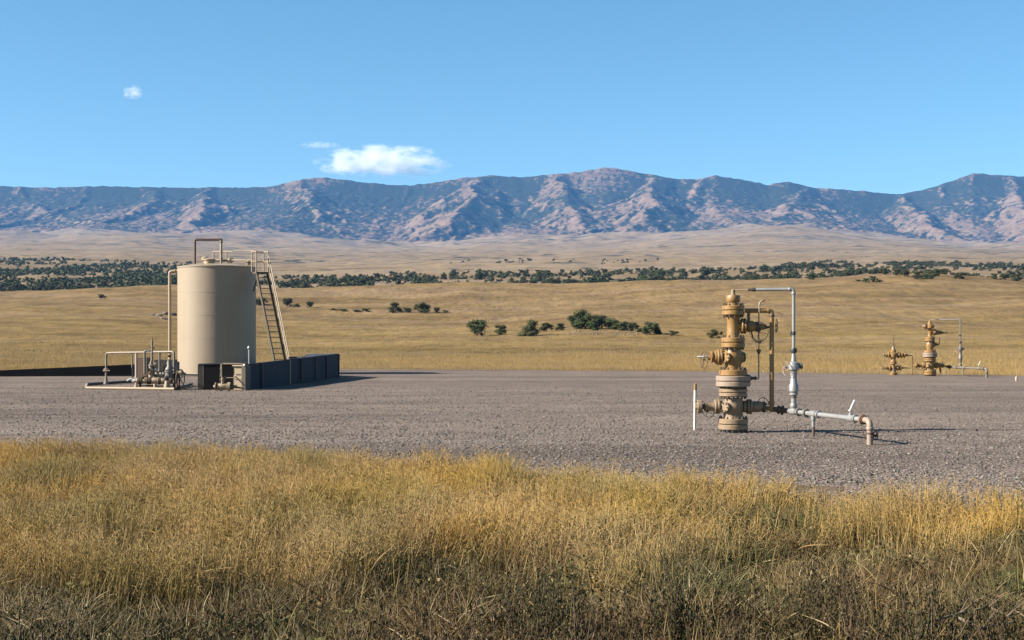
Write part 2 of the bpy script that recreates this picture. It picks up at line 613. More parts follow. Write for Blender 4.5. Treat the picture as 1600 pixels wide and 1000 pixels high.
# ------------------------------------------------------------------ mountains
RU = np.array([-700, -200, 0, 50, 100, 150, 200, 300, 400, 420, 450, 490, 520, 560, 600, 640, 680, 720, 775, 820, 860, 905, 940, 960, 1000, 1050, 1090, 1115, 1150, 1200, 1232, 1260, 1320, 1400, 1440, 1480, 1520, 1560, 1600, 1800, 2300], float)
RY = np.array([300, 295, 291, 293, 293, 291, 292, 293, 293, 292, 285, 277, 279, 284, 288, 290, 285, 279, 274, 277, 273, 269, 262, 263, 270, 279, 280, 275, 279, 289, 284, 292, 296, 304, 298, 285, 271, 274, 276, 285, 300], float)
nu_, nd_ = 1060, 360
us = np.linspace(-420, 2020, nu_)
D0, DR, D1 = 8300.0, 11400.0, 13200.0
ds = np.concatenate([np.linspace(D0, DR, nd_ - 26), np.linspace(DR + 90, D1, 26)])
Dm, Um = np.meshgrid(ds, us, indexing='ij')
Xm = (Um - 800) * Dm / F
ridge_z = EYE + (HOR - np.interp(us, RU, RY)) * DR / F
foot_z = EYE + (HOR - np.interp(us, UC, TAB[9400])) * 9400 / F
t = (Dm - D0) / (DR - D0)
tc = np.clip(t, 0, 1)
# a skeleton of spurs: each leaves the crest, winds down to the plain and throws out side spurs
wX = Xm + 55 * fbm(Xm / 330, Dm / 330, 4, 21)
wY = Dm + 55 * fbm(Xm / 330, Dm / 330, 4, 27)
du = us[1] - us[0]


def crest_at(X_, D_=DR):
    return EYE + (HOR - np.interp(800 + X_ * F / D_, RU, RY)) * DR / F


plain_z = ground_z(Xm, np.minimum(Dm, 9390)) - 8
rngm = np.random.default_rng(8)
segs = []
xk = (-480 - 800) * DR / F
while xk < (2080 - 800) * DR / F:
    uk = 800 + xk * F / DR
    reach = D0 + 250 + 900 * rngm.random() + (400 if 430 < uk < 700 else 0) - (200 if uk > 1350 else 0)
    drift = 0.30 * rngm.normal() - 0.06
    npz = 9
    tt_ = np.linspace(0, 1, npz)
    py = DR + (reach - DR) * tt_
    px_ = xk * (py / DR) + drift * (DR - py) * tt_ ** 0.8 + 75 * np.cumsum(rngm.normal(size=npz)) * 0.35
    ztop = crest_at(xk)
    zbot = float(ground_z(px_[-1], min(reach, 9390))) - 20
    conc = 0.78 + 0.5 * rngm.random()
    pz = ztop + (zbot - ztop) * tt_ ** conc - 14 - 28 * rngm.random(npz) * (tt_ > 0) * (tt_ < 1)
    P_ = np.stack([px_, py, pz], 1)
    for i in range(npz - 1):
        segs.append((P_[i], P_[i + 1], 0.52))
    for i in range(1, npz - 1):
        for sg in (-1, 1):
            if rngm.random() < 0.82:
                L_ = 220 + 300 * rngm.random()
                th = (0.75 + 0.5 * rngm.random()) * sg
                f0 = rngm.random()
                st_ = P_[i] * (1 - f0) + P_[i + 1] * f0
                en = st_ + np.array([math.sin(th) * L_, -math.cos(th) * L_, -L_ * (0.36 + 0.18 * rngm.random())])
                mdp = (st_ + en) / 2 + np.array([20 * rngm.normal(), 20 * rngm.normal(), 14 * rngm.random()])
                segs.append((st_, mdp, 0.68)); segs.append((mdp, en, 0.68))
                for q in range(2):
                    th2 = th + (0.9 if q else -0.9) * (0.6 + 0.5 * rngm.random())
                    l2 = 70 + 90 * rngm.random()
                    segs.append((mdp, mdp + np.array([math.sin(th2) * l2, -math.cos(th2) * l2, -l2 * 0.55]), 0.75))
    xk += 400 + 420 * rngm.random()
skel = np.full(Xm.shape, -1e4)
ddl = ds
for p_, q_, st_ in segs:
    reach_ = 600
    j0 = np.searchsorted(ddl, min(p_[1], q_[1]) - reach_); j1 = np.searchsorted(ddl, max(p_[1], q_[1]) + reach_)
    dm_ = 0.5 * (p_[1] + q_[1])
    ua = 800 + (min(p_[0], q_[0]) - reach_) * F / dm_; ub = 800 + (max(p_[0], q_[0]) + reach_) * F / dm_
    i0 = max(0, int((ua - us[0]) / du) - 12); i1 = min(nu_, int((ub - us[0]) / du) + 12)
    if j1 <= j0 or i1 <= i0:
        continue
    X_, Y_ = wX[j0:j1, i0:i1], wY[j0:j1, i0:i1]
    d_ = q_ - p_
    tq = np.clip(((X_ - p_[0]) * d_[0] + (Y_ - p_[1]) * d_[1]) / (d_[0] ** 2 + d_[1] ** 2), 0, 1)
    ds_ = np.hypot(X_ - p_[0] - tq * d_[0], Y_ - p_[1] - tq * d_[1])
    zz_ = p_[2] + tq * d_[2] - st_ * (np.sqrt(ds_ ** 2 + 18 ** 2) - 18)
    np.maximum(skel[j0:j1, i0:i1], zz_, out=skel[j0:j1, i0:i1])
floor_z = plain_z + (ridge_z[None] - plain_z) * np.clip((t - 0.22) / 0.78, 0, 1) ** 1.6 * 0.93
drop = np.clip(skel - floor_z, -400, 400)
z = np.maximum(skel, floor_z)
sml = ridged(Xm / 95 + 0.4 * fbm(Xm / 150, Dm / 150, 2, 5), Dm / 130, 4, 37)
z = z + (7 * (sml - 0.9) + 4 * fbm(Xm / 45, Dm / 45, 3, 39)) * sstep(0.03, 0.25, tc) * (1 - sstep(0.9, 1, tc))
cap = (EYE + (HOR - np.interp(us, RU, RY))[None] * Dm / F) - 4      # nothing in front hides the skyline
gap = (cap - z) / 14
z = np.where(t < 0.985, cap - 14 * np.logaddexp(0, gap), z)
crest = ridge_z[None] + 7 * fbm(Xm / 70, Dm / 300, 3, 3)
w_ = sstep(0.94, 1.0, tc)
z = z * (1 - w_) + crest * w_
back = np.clip((Dm - DR) / (D1 - DR), 0, 1)
z = z - back * 700
V = np.stack([Xm, Dm, z], -1)
# cover: woods in the draws and high up, bare grass and rock on the spurs
gx = np.gradient(z, axis=1) / np.gradient(Xm, axis=1)
gy = np.gradient(z, axis=0) / np.gradient(Dm, axis=0)
# lower on the slope side of each rib, in the draws, is where the woods are thickest
blur = z.copy()
for _ in range(14):
    blur[1:-1] = (blur[:-2] + blur[1:-1] * 2 + blur[2:]) / 4
    blur[:, 1:-1] = (blur[:, :-2] + blur[:, 1:-1] * 2 + blur[:, 2:]) / 4
lap = np.clip((z - blur) / 14, -1, 1)
woods = 0.585 - 0.44 * lap + 0.60 * (tc - 0.45) + 0.32 * fbm(Xm / 700, Dm / 800, 4, 51)
woods = woods - 0.55 * sstep(0.32, 0.10, tc) * (drop > -20) - 0.62 * np.clip(gx, -0.7, 0.7) - 0.35 * sstep(200, 0, np.abs(Um - 940) + 900 * (1 - tc))
woods = woods - 0.6 * sstep(0.10, 0.02, tc)
woods = np.clip(woods, -0.1, 1.1)
idx = (np.arange(nd_ - 1)[:, None] * nu_ + np.arange(nu_ - 1)[None]).ravel()
Fc = np.stack([idx, idx + 1, idx + nu_ + 1, idx + nu_], 1)
m, nt, b = new_mat('wooded_rock')
at = nt.nodes.new('ShaderNodeAttribute'); at.attribute_name = 'woods'
n1 = noise(nt, coords(nt, (0.011, 0.011, 0.011)), 1.0, 6, 0.7)
n2 = noise(nt, coords(nt, (0.03, 0.03, 0.03)), 1.0, 4, 0.7)
rk = noise(nt, coords(nt, (0.006, 0.006, 0.012)), 1.0, 6, 0.7, 0.6)
rock = ramp(nt, rk, [(0.3, (0.15, 0.095, 0.06)), (0.5, (0.24, 0.16, 0.10)), (0.7, (0.33, 0.23, 0.15))])
n3 = noise(nt, coords(nt, (0.075, 0.075, 0.05)), 1.0, 3, 0.7)
s_ = math_node(nt, 'ADD', math_node(nt, 'ADD', math_node(nt, 'ADD', math_node(nt, 'MULTIPLY', at.outputs['Fac'], 1.25), math_node(nt, 'MULTIPLY', math_node(nt, 'SUBTRACT', n3, 0.5), 1.3)), math_node(nt, 'MULTIPLY', math_node(nt, 'SUBTRACT', n1, 0.5), 1.8)), math_node(nt, 'MULTIPLY', math_node(nt, 'SUBTRACT', n2, 0.5), 2.7))
s_ = math_node(nt, 'ADD', math_node(nt, 'MULTIPLY', math_node(nt, 'SUBTRACT', s_, 0.66), 1.5), 0.5)
mask = ramp(nt, s_, [(0.42, (0, 0, 0)), (0.58, (0.95,) * 3)])
nt.links.new(mix(nt, mask, rock, (0.028, 0.040, 0.024)), b.inputs['Base Color'])
b.inputs['Roughness'].default_value = 0.95
b.inputs['Specular IOR Level'].default_value = 0.05
bump(nt, b, math_node(nt, 'ADD', rk, math_node(nt, 'MULTIPLY', n2, 0.4)), 0.5, 22)
mo = np_mesh('mountains', V.reshape(-1, 3), Fc, [m], smooth=True)
mo['kind'] = 'structure'
wa = mo.data.attributes.new('woods', 'FLOAT', 'POINT')
wa.data.foreach_set('value', woods.astype(np.float32).ravel())

# ------------------------------------------------------------------ gravel pad
NEAR = np.array([(-62, 42), (-30, 30), (-14, 20.0), (-6.45, 17.6), (-4.97, 17.5), (-2.33, 16.5), (-0.35, 15.0), (1.29, 13.8), (2.47, 13.1), (3.52, 12.5), (4.44, 11.9), (9, 9.3), (16, 6), (60, 4)], float)
FAR = np.array([(70, 55), (40, 62), (24.5, 64.6), (18, 67.5), (9.3, 73), (0, 76.2), (-9.5, 77.6), (-17, 76), (-24.4, 70), (-40, 67), (-62, 64)], float)


def densify(pts, step, amp, seed):
    out = []
    for a, c in zip(pts[:-1], pts[1:]):
        n = max(2, int(np.hypot(*(c - a)) / step))
        for k in range(n):
            out.append(a + (c - a) * k / n)
    out.append(pts[-1])
    out = np.array(out)
    off = amp * fbm(out[:, 0] / 2.5 + seed, out[:, 1] / 2.5, 4, seed)
    out[1:-1, 1] += off[1:-1]
    return out


near_e, far_e = densify(NEAR, 0.35, 0.35, 61), densify(FAR, 0.8, 0.5, 63)
outline = np.vstack([near_e, far_e])


def pad_near_y(X):
    return np.interp(X, NEAR[:, 0], NEAR[:, 1])


m, nt, b = new_mat('gravel')
v = coords(nt)
vor = nt.nodes.new('ShaderNodeTexVoronoi'); vor.inputs['Scale'].default_value = 24
nt.links.new(v, vor.inputs['Vector'])
vor2 = nt.nodes.new('ShaderNodeTexVoronoi'); vor2.inputs['Scale'].default_value = 41
nt.links.new(v, vor2.inputs['Vector'])
sep = nt.nodes.new('ShaderNodeSeparateColor'); nt.links.new(vor.outputs['Color'], sep.inputs[0])
sep2 = nt.nodes.new('ShaderNodeSeparateColor'); nt.links.new(vor2.outputs['Color'], sep2.inputs[0])
wear = noise(nt, coords(nt, (0.035, 0.26, 0)), 1.0, 5, 0.6, 0.6)
clump = noise(nt, coords(nt, (0.5, 0.9, 0)), 1.0, 5, 0.65)
c = ramp(nt, sep.outputs[0], [(0.0, (0.075, 0.060, 0.056)), (0.4, (0.145, 0.117, 0.107)), (0.8, (0.215, 0.178, 0.162)), (1.0, (0.33, 0.28, 0.255))])
c2 = ramp(nt, sep2.outputs[0], [(0.0, (0.095, 0.078, 0.071)), (0.5, (0.16, 0.130, 0.118)), (1.0, (0.26, 0.215, 0.195))])
c = mix(nt, 1.0, mix(nt, 0.5, c, c2), (1.47, 1.40, 1.27), 'MULTIPLY')
c = mix(nt, 0.8, c, ramp(nt, wear, [(0.32, (0.62, 0.61, 0.61)), (0.5, (1.0, 1.0, 1.0)), (0.68, (1.28, 1.26, 1.22))]), 'MULTIPLY')
c = mix(nt, 0.7, c, ramp(nt, clump, [(0.3, (0.66, 0.66, 0.66)), (0.6, (1.1, 1.1, 1.1))]), 'MULTIPLY')
gx_ = nt.nodes.new('ShaderNodeSeparateXYZ')
nt.links.new(coords(nt), gx_.inputs[0])
trk = None
for amp_, fr_, ph_, base_, slope_ in ((4.0, 0.10, 0.5, 31.0, -0.18), (3.0, 0.13, 2.0, 43.0, 0.22), (2.0, 0.2, 1.0, 23.5, -0.35)):
    line = math_node(nt, 'ADD', math_node(nt, 'MULTIPLY', math_node(nt, 'SINE', math_node(nt, 'ADD', math_node(nt, 'MULTIPLY', gx_.outputs['X'], fr_), ph_)), amp_), math_node(nt, 'ADD', math_node(nt, 'MULTIPLY', gx_.outputs['X'], slope_), base_))
    off_ = math_node(nt, 'SUBTRACT', gx_.outputs['Y'], line)
    for rut in (-0.95, 0.95):
        dst = math_node(nt, 'ABSOLUTE', math_node(nt, 'ADD', off_, rut))
        q_ = math_node(nt, 'SUBTRACT', 1.0, math_node(nt, 'MULTIPLY', dst, 2.6), clamp=True)
        trk = q_ if trk is None else math_node(nt, 'MAXIMUM', trk, q_)
trk = math_node(nt, 'MULTIPLY', trk, math_node(nt, 'MULTIPLY', clump, 0.9))
c = mix(nt, trk, c, (0.30, 0.255, 0.22))
nt.links.new(c, b.inputs['Base Color'])
b.inputs['Roughness'].default_value = 0.9
b.inputs['Specular IOR Level'].default_value = 0.1
hh = math_node(nt, 'ADD', math_node(nt, 'MULTIPLY', vor.outputs['Distance'], -1.0), math_node(nt, 'MULTIPLY', clump, 1.2))
bump(nt, b, hh, 0.9, 0.035)
M['gravel'] = m
me = bpy.data.meshes.new('gravel_pad')
me.from_pydata([(x, y, 0.0) for x, y in outline], [], [tuple(range(len(outline)))])
me.materials.append(m)
pad = bpy.data.objects.new('gravel_pad', me)
COL.objects.link(pad)
pad['kind'] = 'structure'

# loose stones lying on the pad
n = 70000
yy = 13 * (52 / 13) ** (RNG.random(n) ** 1.5)
xx = (RNG.random(n) - 0.5) * 0.86 * yy
lane = np.exp(-((yy - pad_near_y(xx) - 2.0 - 0.4 * np.sin(xx / 2.2)) / 0.8) ** 2) + 0.8 * np.exp(-((yy - pad_near_y(xx) - 4.3) / 0.35) ** 2)
keep = (yy > pad_near_y(xx) - 0.1) & (RNG.random(n) > 0.85 * lane) & (RNG.random(n) < 0.35 + 1.2 * np.clip(0.5 + fbm(xx / 2.2, yy / 1.1, 3, 71), 0, 1))
xx, yy = xx[keep], yy[keep]; n = len(xx)
size = 0.008 + 0.014 * RNG.random(n) ** 3 + 0.011 * RNG.random(n)
octa = np.array([(1, 0, 0), (0, 1, 0), (-1, 0, 0), (0, -1, 0), (0, 0, 1), (0, 0, -1)], float)
octf = np.array([(0, 1, 4), (1, 2, 4), (2, 3, 4), (3, 0, 4), (1, 0, 5), (2, 1, 5), (3, 2, 5), (0, 3, 5)])
th = RNG.random(n) * 6.283
vv = octa[None] * (0.6 + 0.8 * RNG.random((n, 6, 1)))
vv = vv * np.stack([0.8 + 0.6 * RNG.random(n), 0.8 + 0.5 * RNG.random(n), 0.5 + 0.35 * RNG.random(n)], 1)[:, None]
vv[:, :, 0] += 0.25 * (RNG.random((n, 6)) - 0.5); vv[:, :, 1] += 0.25 * (RNG.random((n, 6)) - 0.5)
cx, sx = np.cos(th)[:, None], np.sin(th)[:, None]
vv = np.stack([vv[..., 0] * cx - vv[..., 1] * sx, vv[..., 0] * sx + vv[..., 1] * cx, vv[..., 2]], -1) * size[:, None, None]
vv += np.stack([xx, yy, 0.25 * size], 1)[:, None]
st = np_mesh('loose_gravel', vv.reshape(-1, 3), (octf[None] + 6 * np.arange(n)[:, None, None]).reshape(-1, 3), [M['stone']])
st['kind'] = 'stuff'
br = (0.13 + 0.20 * RNG.random(n) ** 1.8)[:, None] * np.array([1.0, 0.85, 0.75])[None] * (0.92 + 0.16 * RNG.random((n, 3)))
ca = st.data.attributes.new('tint', 'FLOAT_COLOR', 'POINT')
ca.data.foreach_set('color', np.repeat(np.concatenate([br, np.ones((n, 1))], 1), 6, axis=0).astype(np.float32).ravel())

# ------------------------------------------------------------------ haze
mb = MB()
mb.box((0, 6900, 749.0), (26000, 14400, 1503))
hz = mb.build('haze', bpy.data.materials.new('air'), smooth=False)
hz['kind'] = 'stuff'
hm = hz.data.materials[0]
hm.use_nodes = True
nt = hm.node_tree
for q in list(nt.nodes):
    nt.nodes.remove(q)
pv = nt.nodes.new('ShaderNodeVolumePrincipled')
pv.inputs['Color'].default_value = (0.15, 0.44, 1.0, 1)
pv.inputs['Density'].default_value = 0.000025
pv.inputs['Anisotropy'].default_value = 0.0
out = nt.nodes.new('ShaderNodeOutputMaterial')
nt.links.new(pv.outputs[0], out.inputs['Volume'])

# ------------------------------------------------------------------ clouds, beyond the mountains
def cloud(u, y, d, w, h, dp, dens, label, seed, thr=0.5):
    c = P(u, y, d)
    me = bpy.data.meshes.new('cloud')
    import bmesh
    bm = bmesh.new()
    bmesh.ops.create_icosphere(bm, subdivisions=3, radius=1.0)
    bm.to_mesh(me); bm.free()
    o = bpy.data.objects.new('cloud', me)
    COL.objects.link(o)
    o.location = c
    o.scale = (w * d / F / 2, dp, h * d / F / 2)
    m = bpy.data.materials.new('cloud_vapour')
    m.use_nodes = True
    nt = m.node_tree
    for q in list(nt.nodes):
        nt.nodes.remove(q)
    tcn = nt.nodes.new('ShaderNodeTexCoord')
    ln = nt.nodes.new('ShaderNodeVectorMath'); ln.operation = 'LENGTH'
    nt.links.new(tcn.outputs['Object'], ln.inputs[0])
    mp = nt.nodes.new('ShaderNodeMapping')
    mp.inputs['Location'].default_value = (seed * 3.1, seed * 1.7, seed * 0.9)
    asp = w / h
    mp.inputs['Scale'].default_value = (asp * 0.62, 1.1, 1.1)
    nt.links.new(tcn.outputs['Object'], mp.inputs[0])
    nz = noise(nt, mp.outputs[0], 1.9, 7, 0.62)
    sepx = nt.nodes.new('ShaderNodeSeparateXYZ')
    nt.links.new(tcn.outputs['Object'], sepx.inputs[0])
    fall = math_node(nt, 'SUBTRACT', 1.0, ln.outputs['Value'])
    s = math_node(nt, 'ADD', math_node(nt, 'MULTIPLY', fall, 1.0), math_node(nt, 'MULTIPLY', math_node(nt, 'SUBTRACT', nz, thr), 4.6))
    flat = math_node(nt, 'MULTIPLY', math_node(nt, 'ADD', sepx.outputs['Z'], 0.75), 3.5, clamp=True)
    edge = math_node(nt, 'MULTIPLY', fall, 6.0, clamp=True)
    s = math_node(nt, 'MULTIPLY', math_node(nt, 'MULTIPLY', math_node(nt, 'MULTIPLY', math_node(nt, 'SUBTRACT', s, 0.30), 1.6, clamp=True), flat), edge)
    pv = nt.nodes.new('ShaderNodeVolumePrincipled')
    pv.inputs['Color'].default_value = (1, 1, 1, 1)
    pv.inputs['Anisotropy'].default_value = 0.2
    nt.links.new(math_node(nt, 'MULTIPLY', s, dens), pv.inputs['Density'])
    out = nt.nodes.new('ShaderNodeOutputMaterial')
    nt.links.new(pv.outputs[0], out.inputs['Volume'])
    me.materials.append(m)
    tag(o, label, 'cloud', 'small clouds in the blue sky')
    return o


cloud(598, 254, 21000, 226, 62, 420, 0.0038, 'largest white flat-bottomed cloud low above the mountain ridge', 1.0, 0.46)
cloud(208, 145, 21000, 34, 28, 130, 0.004, 'lone tiny white cloud puff high in the sky over the tank', 2.0, 0.46)
cloud(500, 227, 21000, 70, 14, 200, 0.0016, 'faint thin wisp of cloud above the largest cloud', 3.0, 0.46)


# ------------------------------------------------------------------ wellheads
K = 0.003257          # metres per unit of the wellhead drawings below (x across, y down from the cap)


def make_wellhead(label, loc, front=True):
    root = thing('wellhead', label, 'wellhead', loc, 0, 'wellheads on the gravel pad')
    AX, GY = 317, 884

    def L(x, y, dy=0.0):
        return Vector(((x - AX) * K, dy, (GY - y) * K))

    def disc(name, y0, y1, r, mat, cx=AX, ch=0.012):
        h = (y1 - y0) * K
        rr = r * K
        mb = MB()
        mb.lathe([(0, rr - ch), (ch, rr), (h - ch, rr), (h, rr - ch)], L(cx, y1), (0, 0, 1), 36)
        return mb.build(name, mat, root)

    def spool(name, prof, mat, cx=AX):
        mb = MB()
        mb.lathe([((GY - y) * K, r * K) for y, r in prof], ((cx - AX) * K, 0, 0), (0, 0, 1), 36)
        return mb.build(name, mat, root)

    def nuts(o, axis, rad, n, length, size=0.020, rows=(0,), mat=None):
        mb = MB()
        o, a = Vector(o), Vector(axis).normalized()
        x = a.orthogonal().normalized(); y = a.cross(x)
        for k in range(n):
            th = 2 * math.pi * (k + 0.5) / n
            c = o + (x * math.cos(th) + y * math.sin(th)) * rad
            mb.lathe([(0, size), (length * 0.6, size), (length * 0.6, size * 0.6), (length, size * 0.55)], c, a, 6)
        return mb.build('stud_nuts', mat or M['nut'], root, smooth=False, kind='stuff')

    def flange_pair(y0, y1, r, mat, n=12, cx=AX):
        mid = (y0 + y1) / 2
        disc('flange', y0, mid - 1.4, r, mat, cx)
        disc('flange', mid + 1.4, y1, r, mat, cx)
        spool('ring_gasket', [(mid + 2, r * 0.9), (mid - 2, r * 0.9)], M['dark'], cx)
        nuts(L(cx, y0), (0, 0, 1), (r - 10) * K, n, 15 * K)
        nuts(L(cx, y1), (0, 0, -1), (r - 10) * K, n, 15 * K)

    def hdisc(name, o, a, r, w, mat, ch=0.008, nn=0):
        """a disc on a side outlet, axis a"""
        o = Vector(o)
        mb = MB()
        mb.lathe([(0, r - ch), (ch, r), (w - ch, r), (w, r - ch)], o, a, 30)
        d = mb.build(name, mat, root)
        if nn:
            nuts(o + Vector(a) * w, a, r * 0.78, nn, 0.03, 0.013)
            nuts(o, -Vector(a), r * 0.78, nn, 0.03, 0.013)
        return d

    def body(name, prof, o, a, mat, seg=28):
        mb = MB()
        mb.lathe(prof, o, a, seg)
        return mb.build(name, mat, root)

    def wheel(c, axis, rad, mat, r=0.009, spokes=4):
        c, a = Vector(c), Vector(axis).normalized()
        mb = MB()
        mb.ring(c, a, rad, r, 28, 8)
        h = mb.build('handwheel', mat, root)
        x = a.orthogonal().normalized(); y = a.cross(x)
        for k in range(spokes):
            th = 2 * math.pi * k / spokes + 0.5
            MB().tube([c + a * 0.02, c + (x * math.cos(th) + y * math.sin(th)) * rad], r * 0.75, 6).build('spoke', mat, h)
        MB().lathe([(-0.02, 0.022), (0.03, 0.022)], c, a, 12).build('hub', mat, h)
        return h

    def pipe(name, pts, r, mat, bend=0.05, seg=14):
        return MB().tube(pts, r, seg, bend).build(name, mat, root)

    def collar(c, a, r, w, mat, name='coupling'):
        c = Vector(c) - Vector(a).normalized() * w / 2
        return MB().lathe([(0, r * 0.92), (w * 0.15, r), (w * 0.85, r), (w, r * 0.92)], c, a, 18).build(name, mat, root)

    oc, tn, pl, gv = M['ochre'], M['tan'], M['pale_tan'], M['galv'] if front else M['grey']
    X, Z, Yv = Vector((1, 0, 0)), Vector((0, 0, 1)), Vector((0, 1, 0))
    lower = tn if front else oc
    # --- the stack
    spool('base_casing', [(GY + 12, 62), (868, 62)], M['blue'] if front else M['rust'])
    flange_pair(805, 868, 86, lower, 16)
    spool('casing_spool', [(806, 58), (798, 55), (770, 55), (756, 60), (720, 60), (704, 55), (688, 55)], lower)
    flange_pair(632, 676, 82, lower, 16)
    spool('neck', [(634, 66), (618, 66)], lower)
    disc('tubing_head', 590, 619, 100, pl)
    disc('tubing_head', 557, 587.5, 100, pl)
    spool('ring_gasket', [(592, 93), (586, 93)], M['dark'])
    disc('flange', 522, 556, 81, oc)
    nuts(L(AX, 522), Z, 70 * K, 14, 14 * K)
    spool('master_valve', [(523, 46), (508, 46), (488, 48), (470, 53), (430, 53), (415, 47), (396, 46)], oc)
    flange_pair(336, 394, 68, oc, 12)
    if front:
        spool('flow_tee', [(338, 40), (322, 37), (312, 38), (300, 36), (235, 36), (222, 40), (206, 40)], oc)
        flange_pair(152, 206, 65, oc, 12)
        spool('bonnet', [(153, 40), (148, 33), (130, 33)], oc)
        spool('tree_cap', [(131, 37), (127, 40), (96, 40), (92, 37)], oc)
        spool('gauge_fitting', [(94, 18), (87, 17), (85, 12), (63, 12), (57, 7)], tn)
    else:
        spool('flow_tee', [(338, 34), (326, 28), (300, 26), (230, 26), (214, 38)], oc)
        spool('tree_cap', [(216, 50), (208, 58), (176, 58), (164, 48)], oc)
        spool('bonnet', [(166, 44), (158, 44), (152, 32), (134, 30), (128, 18), (108, 16), (100, 8)], oc)
    # --- lower side outlets of the casing spool
    ly = 736
    hdisc('flange', L(262, ly), -X, 30 * K, 16 * K, lower)
    hdisc('flange', L(238, ly), -X, 43 * K, 14 * K, lower, nn=8)
    hdisc('flange', L(222, ly), -X, 43 * K, 14 * K, lower)
    body('gate_valve', [(0, 27 * K), (12 * K, 25 * K), (40 * K, 25 * K), (52 * K, 30 * K), (58 * K, 22 * K)], L(206, ly), -X, lower)
    body('valve_stem', [(0, 9 * K), (34 * K, 9 * K)], L(152, ly), -X, M['nut'])
    hdisc('flange', L(134, ly), -X, 40 * K, 26 * K, lower, nn=8)
    body('blind_cap', [(0, 22 * K), (12 * K, 18 * K)], L(108, ly), -X, lower)
    wheel(L(168, ly + 24, -0.02), (-0.55, -0.55, -0.35), 42 * K, M['rust'], 0.006)
    # outlet facing the viewer's side
    fd = Vector((-0.75, -0.66, 0)).normalized()
    body('side_outlet', [(0, 24 * K), (70 * K, 24 * K)], L(AX, ly), fd, lower)
    hdisc('flange', L(AX, ly) + fd * 62 * K, fd, 30 * K, 16 * K, lower, nn=6)
    # wing toward the flow line
    hdisc('flange', L(374, ly), X, 34 * K, 18 * K, lower)
    hdisc('flange', L(396, ly), X, 44 * K, 12 * K, lower, nn=8)
    hdisc('flange', L(411, ly), X, 44 * K, 12 * K, lower)
    body('gate_valve', [(0, 28 * K), (14 * K, 32 * K), (44 * K, 32 * K), (60 * K, 26 * K)], L(424, ly), X, lower)
    body('valve_bonnet', [(0, 24 * K), (20 * K, 22 * K), (34 * K, 14 * K)], L(452, ly), Yv * -1, lower)
    hdisc('flange', L(486, ly + 4), X, 30 * K, 16 * K, M['nut'], nn=6)
    pipe('outlet_nipple', [L(500, ly + 8), L(545, ly + 14)], 13 * K, M['ochre'])
    wheel(L(498, ly - 20, 0.10), (0.3, -0.9, 0.25), 32 * K, M['rust'], 0.007)
    # --- wing valve low on the master valve
    if front:
        my = 450
        hdisc('flange', L(272, my), -X, 28 * K, 14 * K, oc)
        hdisc('flange', L(252, my), -X, 46 * K, 13 * K, oc, nn=8)
        hdisc('flange', L(237, my), -X, 46 * K, 13 * K, oc)
        body('valve_bonnet', [(0, 40 * K), (12 * K, 39 * K), (14 * K, 30 * K), (26 * K, 28 * K), (28 * K, 35 * K), (36 * K, 35 * K), (38 * K, 18 * K), (54 * K, 15 * K), (56 * K, 8 * K)], L(224, my), -X, oc)
        body('valve_stem', [(0, 6 * K), (66 * K, 5 * K)], L(176, my - 2), -X, M['white'])
        wheel(L(150, my + 16), (-0.95, -0.28, 0.05), 50 * K, M['rust'], 0.007)
        body('side_outlet', [(0, 24 * K), (64 * K, 24 * K)], L(AX, my), fd, oc)
        hdisc('flange', L(AX, my) + fd * 56 * K, fd, 30 * K, 14 * K, oc, nn=6)
        hdisc('flange', L(356, my), X, 34 * K, 18 * K, oc)
        body('valve_bonnet', [(0, 30 * K), (12 * K, 26 * K), (16 * K, 12 * K)], L(374, my), X, M['nut'])
    else:
        wheel(L(420, 440, -0.05), (0.7, -0.7, 0), 28 * K, M['rust'], 0.007)
        hdisc('flange', L(360, 440), X, 40 * K, 22 * K, oc, nn=6)
        body('valve_bonnet', [(0, 30 * K), (30 * K, 18 * K)], L(382, 440), X, M['rust'])
        hdisc('flange', L(262, 186), -X, 42 * K, 16 * K, M['rust'], nn=6)
        body('valve_bonnet', [(0, 30 * K), (18 * K, 24 * K), (34 * K, 12 * K)], L(244, 186), -X, oc)
        body('valve_stem', [(0, 7 * K), (90 * K, 6 * K)], L(212, 186), -X, pl)
        wheel(L(150, 186), (-1, -0.2, 0), 24 * K, pl, 0.006)
        hdisc('end_cap', L(132, 186), -X, 10 * K, 10 * K, pl)
    # --- upper wing
    wy = 270
    body('side_outlet', [(0, 33 * K), (38 * K, 24 * K), (50 * K, 24 * K)], L(AX, wy), X, oc)
    hdisc('flange', L(362, wy), X, 45 * K, 13 * K, oc, nn=8)
    hdisc('flange', L(378, wy), X, 45 * K, 13 * K, oc)
    body('choke_body', [(0, 24 * K), (10 * K, 33 * K), (34 * K, 34 * K), (50 * K, 26 * K), (58 * K, 26 * K)], L(391, wy + 2), X, oc)
    hdisc('flange', L(446, wy + 4), X, 30 * K, 10 * K, M['nut'], nn=6)
    body('choke_body', [(0, 17 * K), (24 * K, 19 * K), (40 * K, 16 * K)], L(456, wy + 5), X, oc)
    body('valve_stem', [(0, 13 * K), (14 * K, 13 * K), (15 * K, 7 * K), (52 * K, 7 * K)], L(496, wy + 6), X, M['nut'])
    if front:
        wheel(L(566, wy - 2), (0.93, -0.36, 0), 38 * K, oc, 0.009)
        # ring wheel that hangs below the wing, facing the viewer
        wheel(L(462, wy + 32, -0.06), (0.1, -1, 0.12), 56 * K, M['nut'], 0.006)
        # tan vent riser and its gooseneck
        pipe('riser_pipe', [L(386, 181), L(540, 181), L(540, 768)], 13.5 * K, M['ochre'], 0.06, 18)
        pipe('sensing_tube', [L(402, 240), L(402, 186), L(386, 181)], 5 * K, M['tan'], 0.02)
        pipe('sensing_tube', [L(410, 240, -.02), L(410, 195, -.02), L(425, 183, -.01)], 4 * K, M['tan'], 0.02)
